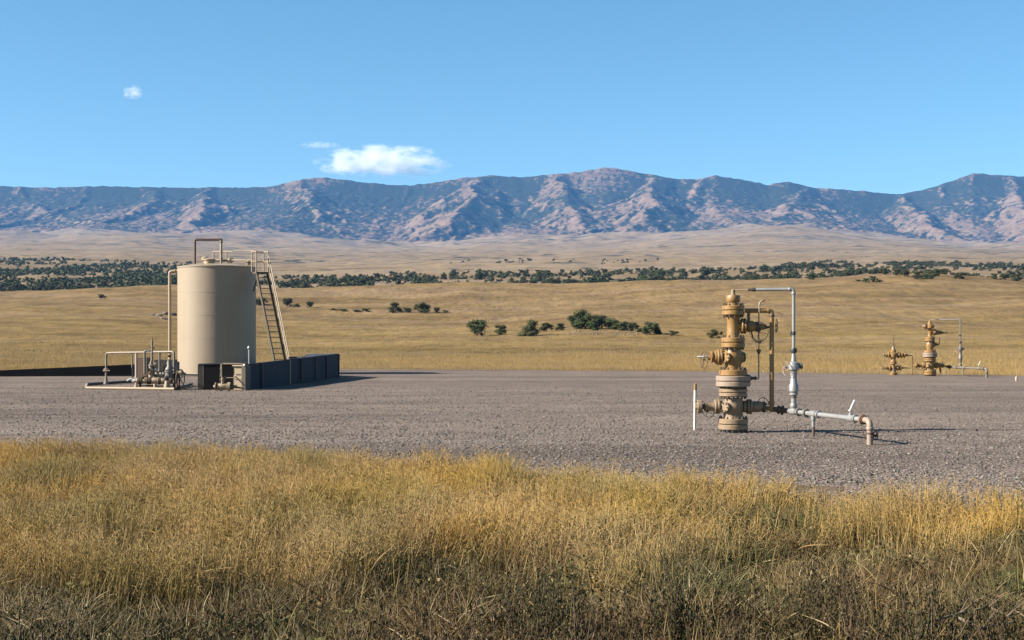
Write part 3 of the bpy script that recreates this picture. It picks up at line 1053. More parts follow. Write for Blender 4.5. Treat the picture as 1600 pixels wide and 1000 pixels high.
        collar(L(440, 181), X, 11 * K, 22 * K, M['nut'])
        collar(L(468, 181), X, 13 * K, 12 * K, M['nut'])
        collar(L(520, 181), X, 15 * K, 14 * K, oc)
        collar(L(540, 210), Z, 16 * K, 14 * K, M['nut'])
        collar(L(540, 372), Z, 15.5 * K, 10 * K, oc)
        collar(L(540, 715), Z, 17 * K, 22 * K, oc)
        pipe('valve_lever', [L(467, 192, -.03), L(467, 140, -.03), L(480, 124, -.03), L(500, 121, -.03)], 5 * K, pl, 0.03)
        pipe('drain_tube', [L(464, 190, -.03), L(462, 575, -.05), L(415, 578, -.03)], 3.6 * K, M['grey'], 0.02)
        for yq, rq in ((292, 12), (362, 15), (412, 13), (424, 9)):
            collar(L(463, yq, -.035), Z, rq * K, 14 * K, M['nut'])
        pipe('valve_lever', [L(440, 362, -.05), L(488, 352, -.06)], 4 * K, M['rust'])
        body('needle_valve', [(0, 24 * K), (16 * K, 20 * K), (26 * K, 9 * K), (44 * K, 9 * K)], L(398, 572), X, M['nut'])
        wheel(L(446, 572), (1, -0.3, 0), 12 * K, M['rust'], 0.006)
        pipe('valve_guard', [L(420, 305, -.03), L(432, 348, -.05), L(460, 362, -.05)], 4.5 * K, M['nut'], 0.03)
    else:
        wheel(L(552, wy), (0.6, -0.8, 0), 17 * K, M['rust'], 0.006)
        wheel(L(470, wy, -0.08), (0.2, -1, 0), 16 * K, M['rust'], 0.006)
        pipe('drain_tube', [L(452, 350), L(452, 430), L(430, 458)], 5 * K, M['rust'], 0.03)
        mb = MB()
        mb.tube([L(455, ly + 20), L(462, ly + 60), L(470, 850)], [8 * K, 15 * K, 6 * K], 10)
        mb.build('valve_guard', M['rust'], root)
    # --- flow line toward the viewer, in world metres relative to the wellhead
    s = Vector((1.0, 0.0, 0.405)) if front else Vector((0.97, 0.0, 0.40))
    e = Vector((1.75, -2.93, 0.405)) if front else Vector((1.60, -2.7, 0.40))
    dr = (e - s).normalized()
    ln = (e - s).length
    # --- grey vent line over the top and down to the flow line
    yt = 60 if front else 92
    xv = 657 if front else 680
    ye = 745
    dx = (xv - AX) * K * 0.974
    tt = (dx - s.x) / dr.x
    vy = s.y + dr.y * tt
    ye = GY - s.z / K
    def LV(x, y):
        return Vector(((x - AX) * K * 0.974, vy, (GY - y) * K))
    ct, cv_ = L(AX + 2, yt), LV(xv, yt)
    along = lambda x: ct.lerp(cv_, (x - AX - 2) / (xv - AX - 2))
    vx = (cv_ - ct).normalized()
    pipe('vent_tube', [ct, along(400)], 4 * K, pl, 0, 8)
    for xq, rq, wq, mt in ((408, 9, 16, M['rust']), (432, 11, 26, M['dark']), (452, 9, 14, M['nut'])):
        collar(along(xq - (0 if front else 20)), vx, rq * K, wq * K, mt)
    pipe('vent_line', [along(445 - (0 if front else 20)), LV(xv, yt), LV(xv, 470)], 9.5 * K, gv if front else M['grey'], 0.055, 18)
    collar(along(xv - 22), vx, 13 * K, 12 * K, gv)
    collar(LV(xv, yt + 24), Z, 13 * K, 12 * K, gv)
    collar(LV(xv, 312), Z, 12 * K, 22 * K, M['dark'])
    pipe('valve_lever', [LV(xv - 4, 300), LV(xv - 18, 306), LV(xv - 20, 326)], 4.5 * K, M['dark'], 0.01)
    collar(LV(xv, 410), Z, 19 * K, 26 * K, M['dark'])
    body('reducer', [(0, 9.5 * K), (20 * K, 12 * K), (56 * K, 16 * K)], LV(xv, 420), Z * -1, gv)
    body('check_valve', [(0, 18 * K), (6 * K, 28 * K), (22 * K, 30 * K), (24 * K, 33 * K), (46 * K, 33 * K), (50 * K, 22 * K), (66 * K, 20 * K), (84 * K, 18 * K)], LV(xv, 474), Z * -1, gv)
    body('valve_bonnet', [(0, 16 * K), (26 * K, 14 * K), (28 * K, 20 * K), (40 * K, 20 * K)], LV(xv + 10, 496), X, M['grey'])
    body('valve_stem', [(0, 8 * K), (36 * K, 7 * K)], LV(xv - 16, 505), -X, gv)
    wheel(LV(xv - 48, 512), (-1, -0.22, 0), 40 * K, pl, 0.007)
    body('swage', [(0, 15 * K), (4 * K, 17 * K), (44 * K, 21 * K), (52 * K, 27 * K), (88 * K, 27 * K), (96 * K, 20 * K), (100 * K, 24 * K), (108 * K, 24 * K), (112 * K, 15 * K)], LV(xv, 556), Z * -1, gv)
    pipe('vent_drop', [LV(xv, 664), LV(xv, ye)], 15 * K, gv, 0, 18)
    collar(LV(xv, 676), Z, 18 * K, 10 * K, M['nut'])
    collar(LV(xv, 726), Z, 20 * K, 22 * K, gv)
    pipe('drain_tube', [LV(xv - 24, 640), LV(xv - 34, 640)], 5 * K, gv)
    a0 = L(545, ly + 14)
    pipe('outlet_nipple', [a0, s + dr * 0.05], 15 * K, M['rust'], 0, 14)
    collar(a0 + (s - a0) * 0.45, s - a0, 24 * K, 16 * K, M['rust'], 'hammer_union')
    collar(a0 + (s - a0) * 0.72, s - a0, 28 * K, 12 * K, M['rust'], 'hammer_union')
    collar(s, dr, 15 * K, 0.1, M['pale_tan'])
    r0 = 0.050
    pipe('flow_line', [s + dr * 0.02, e], r0 * 0.86, gv, 0, 20)
    for f0, w, rr, mt in ((tt / ln, 0.22, 1.2, gv), (0.18, 0.035, 1.5, M['grey']), (0.28, 0.035, 1.5, M['grey']), (0.37, 0.24, 1.15, gv), (0.44, 0.04, 1.38, gv), (0.84, 0.2, 1.15, gv), (0.89, 0.035, 1.36, gv), (0.975, 0.04, 1.7, M['redbox']), (0.992, 0.03, 1.4, M['rust'])):
        collar(s + dr * ln * f0, dr, r0 * rr, w, mt)
    # leg under the tee
    lp = s + dr * ln * 0.37
    pipe('support_leg', [lp, Vector((lp.x, lp.y, -0.05))], 0.027, M['brown'] if front else gv, 0, 14)
    collar(lp + Vector((0, 0, -0.07)), Z, 0.042, 0.1, gv)
    MB().lathe([(0, 0.029), (0.13, 0.029)], lp + Vector((0, 0, -0.24)), Z, 16).build('leg_sleeve', gv, root)
    # white lever valve
    vp = s + dr * ln * 0.83
    MB().lathe([(0, 0.035), (0.05, 0.03), (0.055, 0.018), (0.1, 0.018)], vp + Vector((0, 0, 0.03)), Z, 14).build('valve_stem', gv, root)
    lv = MB()
    q = vp + Vector((0, 0, 0.12))
    lv.tube([q + Vector((-0.03, 0, 0)), q + Vector((0.0, 0, 0.02)), q + Vector((0.075, 0, 0.19))], [0.012, 0.02, 0.017], 10)
    lv.build('valve_lever', M['white'], root)
    # end elbow going into the ground
    el = e + dr * 0.16
    pipe('end_elbow', [e - dr * 0.06, el, Vector((el.x, el.y, -0.06))], 0.052, M['pale_tan'] if front else gv, 0.11, 20)
    collar(Vector((el.x, el.y, 0.27)), Z, 0.066, 0.05, M['pale_tan'] if front else gv)
    collar(Vector((el.x, el.y, 0.19)), Z, 0.06, 0.03, M['rust'])
    if front:
        pipe('pipe_clamp', [Vector((el.x - .06, el.y, .27)), Vector((el.x - .12, el.y, .22)), Vector((el.x - .08, el.y, .1))], 0.009, M['rust'], 0.02, 8)
        wheel(Vector((el.x + 0.10, el.y + .02, 0.15)), (0.7, -0.7, 0), 0.075, M['rust'], 0.008)
        MB().tube([Vector((el.x, el.y, 0.15)), Vector((el.x + 0.11, el.y + 0.02, 0.15))], 0.016, 10).build('valve_stem', M['rust'], root)
    return root


wx_, wd = (1145.6 - 800) * 26.5 / F, 26.5
make_wellhead('tall tan and ochre wellhead with grey vent pipe looping over it, nearest on the gravel', (wx_, wd, 0))
d2 = 64.5
make_wellhead('distant tall ochre wellhead with thin grey pipe at the far gravel edge', ((1453 - 800) * d2 / F, d2, 0), front=False)


def small_wellhead():
    d = 66.0
    root = thing('wellhead', 'short stubby ochre wellhead with a thin mast beside the distant tall one', 'wellhead', ((1395.8 - 800) * d / F, d, 0), 0, 'wellheads on the gravel pad')
    k = 0.00361

    def L(x, y):
        return Vector(((x - 217) * k, 0, (882 - y) * k))

    def lat(name, prof, o, a, mat, seg=24):
        return MB().lathe([(t_ * k, r * k) for t_, r in prof], o, a, seg).build(name, mat, root)
    X, Z = Vector((1, 0, 0)), Vector((0, 0, 1))
    oc = M['ochre']
    lat('flange', [(0, 50), (3, 52), (16, 52), (17, 48), (20, 48), (21, 52), (34, 52), (38, 47)], L(217, 884), Z, oc)
    lat('casing_spool', [(0, 34), (60, 34)], L(217, 850), Z, M['tan'])
    lat('flange', [(0, 40), (14, 40)], L(217, 792), Z, oc)
    lat('spool', [(0, 27), (40, 27)], L(217, 780), Z, oc)
    lat('flange', [(0, 41), (3, 44), (18, 44), (19, 40), (22, 40), (23, 44), (38, 44), (40, 40)], L(217, 742), Z, oc)
    lat('neck', [(0, 34), (26, 30), (50, 32)], L(217, 704), Z, oc)
    lat('flow_cross', [(0, 46), (10, 50), (50, 50), (62, 38)], L(217, 654), Z, oc)
    lat('flange', [(0, 30), (4, 36), (30, 36), (40, 26)], L(217, 588), Z, oc)
    lat('tree_cap', [(0, 24), (20, 20), (34, 12), (40, 6)], L(217, 548), Z, M['tan'])
    lat('mast', [(0, 7), (150, 5), (160, 3)], L(221, 510), Z, M['brown'], 10)
    lat('coupling', [(0, 12), (14, 12)], L(221, 500), Z, M['nut'], 12)
    for sgn, y, parts in ((-1, 625, [(44, 34, 14), (60, 40, 8), (72, 22, 28), (100, 12, 22), (122, 20, 6), (130, 6, 28)]),
                          (1, 625, [(44, 30, 16), (62, 40, 14), (78, 26, 22), (102, 42, 8), (114, 24, 22), (138, 34, 12), (152, 16, 30), (184, 12, 60), (244, 18, 8)]),
                          (-1, 790, [(30, 26, 12), (44, 36, 16), (62, 24, 30), (94, 30, 8), (104, 10, 40)]),
                          (1, 790, [(30, 26, 14), (46, 38, 12), (62, 28, 22), (88, 34, 10), (100, 14, 24), (124, 8, 90)])):
        for q, (x0, r, w) in enumerate(parts):
            lat(['flange', 'flange', 'gate_valve', 'valve_bonnet', 'coupling', 'valve_stem'][min(q, 5)], [(0, r * 0.94), (w * 0.15, r), (w * 0.85, r), (w, r * 0.94)], L(217 + sgn * x0, y), X * sgn, oc if r > 20 else M['tan'], 18)
    MB().tube([L(458, 625), L(468, 625), L(468, 892)], 4.5 * k, 8, 0.02).build('drain_tube', M['brown'], root)
    MB().ring(L(80, 790), X, 26 * k, 4 * k, 18, 6).build('handwheel', M['rust'], root)
    MB().ring(L(330, 625), (0.7, -0.7, 0), 26 * k, 4 * k, 18, 6).build('handwheel', M['rust'], root)


small_wellhead()

# white marker post and small stake
d = GD(671.7)
t_ = thing('marker_post', 'slim white marker post with tan top beside the nearest wellhead', 'marker post', ((1085.5 - 800) * d / F, d, 0))
hgt = 72.5 * d / F
mb = MB(); mb.lathe([(-0.05, 0.026), (hgt * 0.5, 0.026)], (0, 0, 0), (0.012, 0, 1), 14); mb.build('post', M['white'], t_)
mb = MB(); mb.lathe([(0, 0.028), (hgt * 0.36, 0.028)], (0.012 * hgt * .5, 0, hgt * 0.5), (0.016, 0, 1), 14); mb.build('post', M['white'], t_)
mb = MB(); mb.lathe([(0, 0.030), (hgt * 0.13, 0.031), (hgt * 0.14, 0.02)], (0.013 * hgt * .86, 0, hgt * 0.86), (0.016, 0, 1), 14); mb.build('cap', M['ochre'], t_)
d = GD(595.5)
t_ = thing('survey_stake', 'short pale stake standing in gravel past the distant wellhead pipe', 'stake', ((1588 - 800) * d / F, d, 0))
mb = MB(); mb.tube([(0, 0, -0.04), (0.0, 0, 0.16), (0.01, 0, 0.2)], [0.05, 0.046, 0.02], 8); mb.build('stake', M['rail'], t_)
mb = MB(); mb.tube([(0.01, 0, 0.19), (0.012, 0, 0.46)], 0.008, 6); mb.build('rod', M['rail'], t_)

# ------------------------------------------------------------------ storage tank
TD, TR = 68.0, 1.86
TX = (339 - 800) * TD / F
TH = EYE + (HOR - 416.5) * (TD - 0.5) / F
tank = thing('storage_tank', 'tall beige cylindrical storage tank with a vent pipe arch and side ladder', 'storage tank', (TX, TD, 0))


def pb(name, mb, mat, parent=tank, **kw):
    return mb.build(name, mat, parent, **kw)


for k, (z0, z1) in enumerate(((0.06, TH * 0.33), (TH * 0.33, TH * 0.545), (TH * 0.545, TH * 0.755), (TH * 0.755, TH))):
    pb('shell_course', MB().lathe([(z0, TR - 0.006), (z0 + 0.006, TR), (z0 + 0.014, TR), (z1 - 0.014, TR), (z1 - 0.006, TR), (z1, TR - 0.006)], seg=96, caps=False), M['tank'])
for zs in (0.33, 0.545, 0.755):
    pb('weld_seam', MB().ring((0, 0, TH * zs), (0, 0, 1), TR, 0.008, 96, 6), M['tank'])
pb('base_ring', MB().lathe([(0.0, TR + 0.06), (0.05, TR + 0.06), (0.055, TR + 0.02), (0.07, TR - 0.01)], seg=96), M['rail'])
pb('top_ring', MB().lathe([(TH - 0.07, TR), (TH - 0.06, TR + 0.03), (TH - 0.005, TR + 0.03), (TH, TR)], seg=96, caps=False), M['tank'])
pb('roof', MB().lathe([(TH - 0.001, TR + 0.025), (TH + 0.12, TR * 0.6), (TH + 0.2, 0.02)], seg=64), M['tank'])


def T(u, y, dy=0.0):
    """tank-relative point seen at pixel (u, y), dy metres behind the tank's axis"""
    return P(u, y, TD + dy) - Vector((TX, TD, 0))


pb('vent_pipe', MB().tube([T(304.5, 414, -0.6), T(304.5, 374.5, -0.6), T(343, 374.5, -0.5)], 0.058, 14, 0.09), M['brown'])
pb('vent_pipe', MB().tube([T(345.5, 376.5, -0.5), T(345.5, 412, -0.5)], 0.06, 14), M['rail'])
pb('pipe_elbow', MB().tube([T(342, 374.5, -0.5), T(345.8, 374.5, -0.5), T(345.5, 379, -0.5)], 0.075, 14, 0.06), M['brown'])
for yq in (378, 395, 404.5):
    pb('pipe_coupling', MB().lathe([(0, 0.078), (0.09, 0.078)], T(345.5, yq, -0.5), (0, 0, 1), 14), M['rail'])
pb('gauge_line', MB().tube([T(318, 408, -0.4), T(366, 407.5, -0.3)], 0.035, 10), M['rail'])
pb('hatch', MB().lathe([(0, 0.24), (0.16, 0.24), (0.165, 0.29), (0.21, 0.29), (0.26, 0.12)], T(327, 412, -0.9), (0, 0, 1), 20), M['rail'])
pb('relief_valve', MB().lathe([(0, 0.08), (0.14, 0.08), (0.15, 0.17), (0.24, 0.17), (0.33, 0.05)], T(320, 411, -0.2), (0, 0, 1), 16), M['rail'])
pb('relief_valve', MB().lathe([(0, 0.10), (0.12, 0.10), (0.13, 0.16), (0.22, 0.16), (0.27, 0.06)], T(360, 411, -0.4), (0, 0, 1), 16), M['rail'])
pb('gauge_hatch', MB().lathe([(0, 0.09), (0.12, 0.13), (0.2, 0.06)], T(388, 414, -0.6), (0, 0, 1), 14), M['rail'])
# rails on the roof
rail = pb('roof_railing', MB().tube([T(333, 393, 0.6), T(364, 393, 0.2)], 0.03, 8), M['rail'])
for u, dy in ((333.5, 0.6), (354, 0.3)):
    pb('railing_post', MB().tube([T(u, 393, dy), T(u, 411, dy)], 0.034, 8), M['rail'], rail)
pb('railing_bar', MB().tube([T(334, 406.3, -0.2), T(396, 406.5, -0.9)], 0.03, 8), M['rail'], rail)
pb('railing_bar', MB().tube([T(364, 391.5, 0.2), T(396, 391.5, -0.9)], 0.012, 6), M['rail'], rail)
# downpipe on the shaded-from-sun flank
pb('down_pipe', MB().tube([T(279, 423.5, -0.4), T(265.3, 424, -0.4), T(265.3, 560, -0.4), T(265.3, 583, -0.4)], 0.075, 14, 0.12), M['rail'])
pb('pipe_coupling', MB().lathe([(0, 0.095), (0.07, 0.095)], T(272, 423.7, -0.4), (1, 0, 0), 14), M['rail'])
pb('drain_pipe', MB().tube([T(290, 583.5, -1.95), T(268, 583.2, -2.4)], 0.05, 12), M['rail'])
pb('sample_pipe', MB().tube([T(389.5, 575, -2.1), T(389.5, 546, -2.1)], 0.045, 10), M['galv'])
pb('sample_cap', MB().lathe([(0, 0.05), (0.05, 0.085), (0.1, 0.085), (0.17, 0.03)], T(389.3, 546, -2.1), (0, 0, 1), 12), M['galv'])

# platform and ladder
pz = EYE + (HOR - 424.5) * 66.5 / F
rd = Vector((0.53, -0.848, 0)).normalized()          # the way the ladder runs down
wd_ = Vector((0.848, 0.53, 0)).normalized()          # across its treads
c0 = P(409, 424.5, 66.6) - Vector((TX, TD, 0))
c0.z = pz
lad = pb('access_ladder', MB().box(c0 - rd * 0.22 + Vector((0, 0, -0.05)), (0.62, 0.62, 0.09), Matrix.Rotation(math.atan2(rd.y, rd.x), 3, 'Z')), M['stairs'])
run = 2.55
bot = c0 + rd * run
bot.z = 0.02
hw = 0.27
for sg in (-1, 1):
    a_, b_ = c0 + wd_ * hw * sg + Vector((0, 0, -0.03)), bot + wd_ * hw * sg
    dv = (b_ - a_)
    rotm = dv.to_track_quat('X', 'Z').to_matrix()
    pb('stringer', MB().box((a_ + b_) / 2, (dv.length, 0.055, 0.16), rotm), M['stairs'], lad)
nr = 19
for k in range(1, nr):
    t0 = k / nr
    c = c0.lerp(bot, t0) + Vector((0, 0, -0.03))
    pb('tread', MB().box(c, (0.10, hw * 2 - 0.055, 0.03), Matrix.Rotation(math.atan2(rd.y, rd.x), 3, 'Z')), M['stairs'], lad)
up = Vector((0, 0, 0.95))
for sg, t1 in ((1, 1.0), (-1, 0.0)):
    if t1:
        for hh_ in (0.95, 0.52):
            pb('handrail', MB().tube([c0 + wd_ * (hw + 0.05) * sg + Vector((0, 0, hh_)), bot + wd_ * (hw + 0.05) * sg + Vector((0, 0, hh_ * 0.9))], 0.022, 8), M['rail'], lad)
        for t0 in (0.25, 0.5, 0.75, 0.98):
            q = c0.lerp(bot, t0) + wd_ * (hw + 0.05) * sg
            pb('handrail_post', MB().tube([q, q + Vector((0, 0, 0.9))], 0.018, 8), M['rail'], lad)
corners = [c0 - rd * 0.5 - wd_ * 0.30, c0 - rd * 0.5 + wd_ * 0.30, c0 + rd * 0.06 + wd_ * 0.30, c0 + rd * 0.06 - wd_ * 0.30]
for q in corners:
    pb('railing_post', MB().tube([q + Vector((0, 0, -0.06)), q + Vector((0, 0, 0.98))], 0.032, 8), M['rail'], lad)
for hh_ in (0.96, 0.5):
    for i, j in ((0, 1), (1, 2), (0, 3)):
        pb('railing_bar', MB().tube([corners[i] + Vector((0, 0, hh_)), corners[j] + Vector((0, 0, hh_))], 0.026, 8), M['rail'], lad)
pb('platform_bracket', MB().tube([c0 - rd * 0.45 + Vector((0, 0, -0.1)), c0 - rd * 0.75 + Vector((-0.12, 0, -0.9))], 0.035, 8), M['stairs'], lad)


# ------------------------------------------------------------------ containment walls
def wall_panel(mb, a, c, h0, h1, th=0.06, z0=-0.03):
    a, c = Vector((*a, 0)), Vector((*c, 0))
    nrm = (c - a).normalized().cross(Vector((0, 0, 1))) * th / 2
    vs = []
    for p, h in ((a, h0), (c, h1)):
        for s in (-1, 1):
            vs += [p + nrm * s + Vector((0, 0, z0)), p + nrm * s + Vector((0, 0, h))]
    return mb.add(vs, [(0, 1, 3, 2), (4, 6, 7, 5), (0, 4, 5, 1), (2, 3, 7, 6), (1, 5, 7, 3), (0, 2, 6, 4)])


A_, B_ = np.array((-8.94, 47.7)), np.array((-7.68, 61.8))
cw = thing('containment_wall', 'dark blue steel containment wall with joined panels in front of the tank', 'wall', (0, 0, 0))
u_of = lambda t_: 800 + (A_[0] + (B_[0] - A_[0]) * t_) * F / (A_[1] + (B_[1] - A_[1]) * t_)
ts = [0]
for ut in (406, 450, 468, 490, 508):
    lo, hi2 = 0.0, 1.0
    for _ in range(40):
        md = (lo + hi2) / 2
        if u_of(md) < ut: lo = md
        else: hi2 = md
    ts.append(lo)
ts.append(1.0)
nrm2 = np.array([(B_ - A_)[1], -(B_ - A_)[0]]); nrm2 = nrm2 / np.hypot(*nrm2)
for k in range(len(ts) - 1):
    a_, c_ = A_ + (B_ - A_) * ts[k], A_ + (B_ - A_) * ts[k + 1]
    g = (B_ - A_) / np.hypot(*(B_ - A_)) * 0.02
    off = nrm2 * (0.04 if k % 2 else 0.0)
    h = lambda t_: 0.88 + 0.17 * t_
    wall_panel(MB(), a_ + g + off, c_ - g + off, h(ts[k]), h(ts[k + 1])).build('panel', M['wall'], cw, smooth=False)
    q = c_ + nrm2 * 0.07
    MB().box((q[0], q[1], h(ts[k + 1]) / 2 - 0.02), (0.07, 0.09, h(ts[k + 1]))).build('post', M['rail'] if k == 1 else M['dark'], cw, smooth=False)
# return leg at the far end
wall_panel(MB(), B_ + np.array((-0.06, 0.12)), np.array((-9.45, 64.6)), 1.06, 1.0).build('panel', M['wall'], cw, smooth=False)
wall_panel(MB(), np.array((-9.5, 64.65)), np.array((-11.2, 70.2)), 0.9, 0.8).build('panel', M['wall'], cw, smooth=False)
# front leg, facing the viewer
C_ = np.array((-10.62, 47.55))
for t0, t1, mt in ((0.0, 0.10, 'stairs'), (0.11, 0.43, 'liner'), (0.44, 0.70, 'liner')):
    a_, c_ = C_ + (A_ - C_) * t0, C_ + (A_ - C_) * t1
    wall_panel(MB(), a_, c_, 0.835, 0.85, 0.07).build('panel', M[mt], cw, smooth=False)
MB().tube([(C_[0] + 0.02, C_[1] - 0.02, 0.86), (A_[0], A_[1] - 0.02, 0.905)], 0.03, 8).build('top_rail', M['dark'], cw)
lw = np.array(((-30.0, 62.5), (-16.2, 64.4)))
w2 = thing('containment_wall', 'low black containment wall tapering into the ground behind the pipe skid', 'wall', (0, 0, 0))
npan = 5
for k in range(npan):
    t0, t1 = k / npan, (k + 1) / npan
    a_, c_ = lw[0] + (lw[1] - lw[0]) * t0, lw[0] + (lw[1] - lw[0]) * t1
    g = (lw[1] - lw[0]) / 14 * 0.0006
    wall_panel(MB(), a_ + g, c_ - g, -0.02 + 0.60 * t0, -0.02 + 0.60 * t1, 0.08).build('panel', M['liner'], w2, smooth=False)

# tan cabinet, post and valve set in front of the front leg
d = 47.2
cb = thing('equipment_cabinet', 'narrow tan steel cabinet against the dark wall behind the small valve', 'cabinet', tuple(P(372, 608.5, d))[:2] + (0,), -0.32)
cx_, cw_, ch_ = 0.0, 0.27, 0.80
MB().box((0.0, 0.15, 0.42), (0.30, 0.26, 0.80)).build('housing', M['rail'], cb, smooth=False)
MB().box((0.225, 0.13, 0.41), (0.145, 0.34, 0.86)).build('side_plate', M['stairs'], cb, smooth=False)
MB().box((0.0, 0.017, 0.53), (0.16, 0.012, 0.05)).build('vent_slot', M['stairs'], cb, smooth=False)
MB().box((0.0, 0.014, 0.36), (0.27, 0.012, 0.02)).build('seam_bar', M['stairs'], cb, smooth=False)
MB().tube([(-0.2, -0.02, 0.82), (0.2, -0.02, 0.82)], 0.025, 10).build('top_pipe', M['rail'], cb)
MB().lathe([(0, 0.05), (0.06, 0.05)], (0.22, -0.02, 0.84), (1, 0, 0), 12).build('knob', M['white'], cb)
pq = P(327.5, 608, 47.6)
tp = thing('guard_post', 'short tan post standing alone in front of the dark wall panel', 'post', (pq.x, 47.6, 0))
MB().box((0, 0, 0.34), (0.095, 0.07, 0.72)).build('post', M['rail'], tp, smooth=False)
MB().box((0, 0, 0.708), (0.11, 0.085, 0.014)).build('cap', M['rail'], tp, smooth=False)


d = GD(611)
va = thing('valve_assembly', 'small tan flanged valve lying on gravel before the dark wall', 'valve', (0, 0, 0))


def Q(zx, zy, dy=0.0):
    return P(300 + zx / 15.38, 555 + zy / 15.38, d + dy)


def va_lat(name, prof, o, a, mat, seg=24):
    k = d / F / 15.38
    return MB().lathe([(t_ * k, r * k) for t_, r in prof], o, a, seg).build(name, mat, va)


X, Z = Vector((1, 0, 0)), Vector((0, 0, 1))
tn = M['rail']
va_lat('valve_body', [(0, 60), (8, 66), (230, 66), (240, 60)], Q(605, 745), X, tn)
va_lat('flange', [(0, 96), (4, 100), (24, 100), (28, 96)], Q(560, 750), X, M['tan'])
va_lat('flange', [(0, 96), (4, 100), (18, 100), (20, 92), (24, 92), (26, 104), (70, 104), (74, 98)], Q(852, 750), X, tn)
va_lat('end_plug', [(0, 40), (40, 26), (44, 12)], Q(556, 750), -X, tn)
va_lat('foot', [(0, 30), (60, 40)], Q(705, 868), Z, tn, 16)
va_lat('bonnet', [(0, 40), (80, 36), (90, 46), (130, 46), (140, 30), (170, 30)], Q(735, 690), Z, M['tan'])
va_lat('stem_pipe', [(0, 18), (320, 16)], Q(708, 520), Z, tn, 12)
va_lat('coupling', [(0, 26), (30, 26)], Q(708, 330), Z, tn, 12)
va_lat('outlet', [(0, 60), (60, 50), (90, 34), (150, 34)], Q(926, 755), X, M['nut'])
va_lat('union', [(0, 44), (40, 44)], Q(1040, 755), X, M['rust'])
MB().tube([Q(790, 545), Q(1045, 540)], 0.016, 8).build('side_pipe', tn, va)
MB().tube([Q(1045, 510), Q(1270, 740)], 0.022, 8).build('brace', M['rust'], va)
MB().tube([Q(740, 205), Q(1220, 215)], 0.024, 10).build('cross_pipe', tn, va)
MB().tube([Q(1080, 770), Q(1260, 800)], 0.03, 8).build('outlet_pipe', M['rust'], va)
va_lat('wheel', [(0, 40), (12, 40)], Q(800, 540), (0.3, -1, 0), M['nut'], 16)

# ------------------------------------------------------------------ pipe skid
sk = thing('pipe_skid', 'rusty manifold of pipes and valves on a tan pipe frame beside the tank', 'pipe skid', (0, 0, 0))


def S(zx, zy, dd=47.4):
    return P(120 + zx / 5.714, 520 + zy / 5.714, dd)


def stube(name, pts, r, mat, bend=0.0, seg=12):
    return MB().tube(pts, r, seg, bend).build(name, mat, sk)


def slat(name, prof, o, a, mat, seg=22, dd=47.4):
    k = dd / F / 5.714
    return MB().lathe([(t_ * k, r * k) for t_, r in prof], o, a, seg).build(name, mat, sk)


mo_, tn, ru, gy = M['mottled'], M['rail'], M['rust'], M['grey']
g0 = 0.045
pA, pB = S(84, 505, 48.2), S(872, 516, 47.1)
pA.z = pB.z = g0
stube('frame_rail', [pA, pB], 0.05, tn)
pC = S(92, 478, 51.0); pC.z = 0.07
stube('frame_rail', [pA, pC], 0.05, tn)
pD = S(505, 452, 54.5); pD.z = 0.07
stube('frame_rail', [pC, pD], 0.055, M['stairs'])
pE = P(300, 603, 51.3); pE.z = 0.07
stube('frame_rail', [pB, pE], 0.045, M['stairs'])
stube('cross_rail', [Vector((S(505, 510, 47.6).x, 47.7, g0)), Vector((S(545, 490, 49.5).x, 49.8, g0))], 0.05, tn)
# overhead line with its legs
stube('overhead_pipe', [S(262, 450, 50.3), S(262, 180, 50.3), S(868, 168, 48.6), S(868, 372, 48.6)], 0.037, mo_, 0.11)
for zx in (312, 485, 600, 735, 812):
    slat('pipe_coupling', [(0, 14), (18, 14)], S(zx, 181 - (zx - 262) * 0.018, 50.3 - (zx - 262) * 0.0028), X, mo_, 14)
slat('gate_valve', [(0, 14), (6, 24), (30, 24), (36, 14)], S(262, 352, 50.3), Z, mo_, 14)
stube('valve_stem', [S(232, 342, 50.2), S(295, 338, 50.2)], 0.028, mo_)
slat('leg_foot', [(0, 24), (20, 22), (26, 14), (60, 13)], S(262, 458, 50.3), Z, mo_, 14)
stube('frame_post', [S(530, 484, 48.1), S(530, 188, 49.5)], 0.044, M['mottled'])
slat('post_foot', [(0, 24), (18, 18), (24, 12)], S(530, 494, 48.1), Z, tn, 14)
stube('hanging_pipe', [S(492, 200, 50.5), S(492, 260, 50.5), S(500, 400, 50.5)], 0.026, mo_)
stube('looped_pipe', [S(606, 370, 48.6), S(606, 160, 48.6), S(664, 160, 48.6)], 0.038, gy, 0.06)
stube('hanging_pipe', [S(739, 180, 48.9), S(739, 344, 48.9)], 0.036, gy)
slat('pipe_coupling', [(0, 15), (16, 15)], S(739, 342, 48.9), Z, mo_, 14)
# mast with the round control valve
stube('mast', [S(672, 300, 47.9), S(672, 62, 47.9)], 0.030, mo_)
stube('mast_tip', [S(672, 64, 47.9), S(675, 40, 47.9)], 0.012, M['brown'])
for zy in (100, 190, 232, 250):
    slat('pipe_coupling', [(0, 12), (14, 12)], S(672, zy, 47.9), Z, mo_, 12)
stube('mast_lever', [S(676, 130, 47.8), S(700, 142, 47.8)], 0.02, ru)
slat('control_valve', [(0, 20), (8, 31), (18, 31), (22, 22), (46, 20), (50, 27), (58, 27), (64, 15), (92, 11)], S(665, 345, 47.9), Z, mo_)
slat('valve_bonnet', [(0, 26), (20, 26), (26, 14)], S(690, 295, 47.9), Vector((0.8, 0.3, 0.3)), mo_)
slat('flange', [(0, 26), (6, 28), (14, 28), (16, 24), (20, 28), (30, 28)], S(662, 372, 47.9), Z, M['tan'])
slat('valve_neck', [(0, 22), (40, 20)], S(662, 405, 47.9), Z, tn)
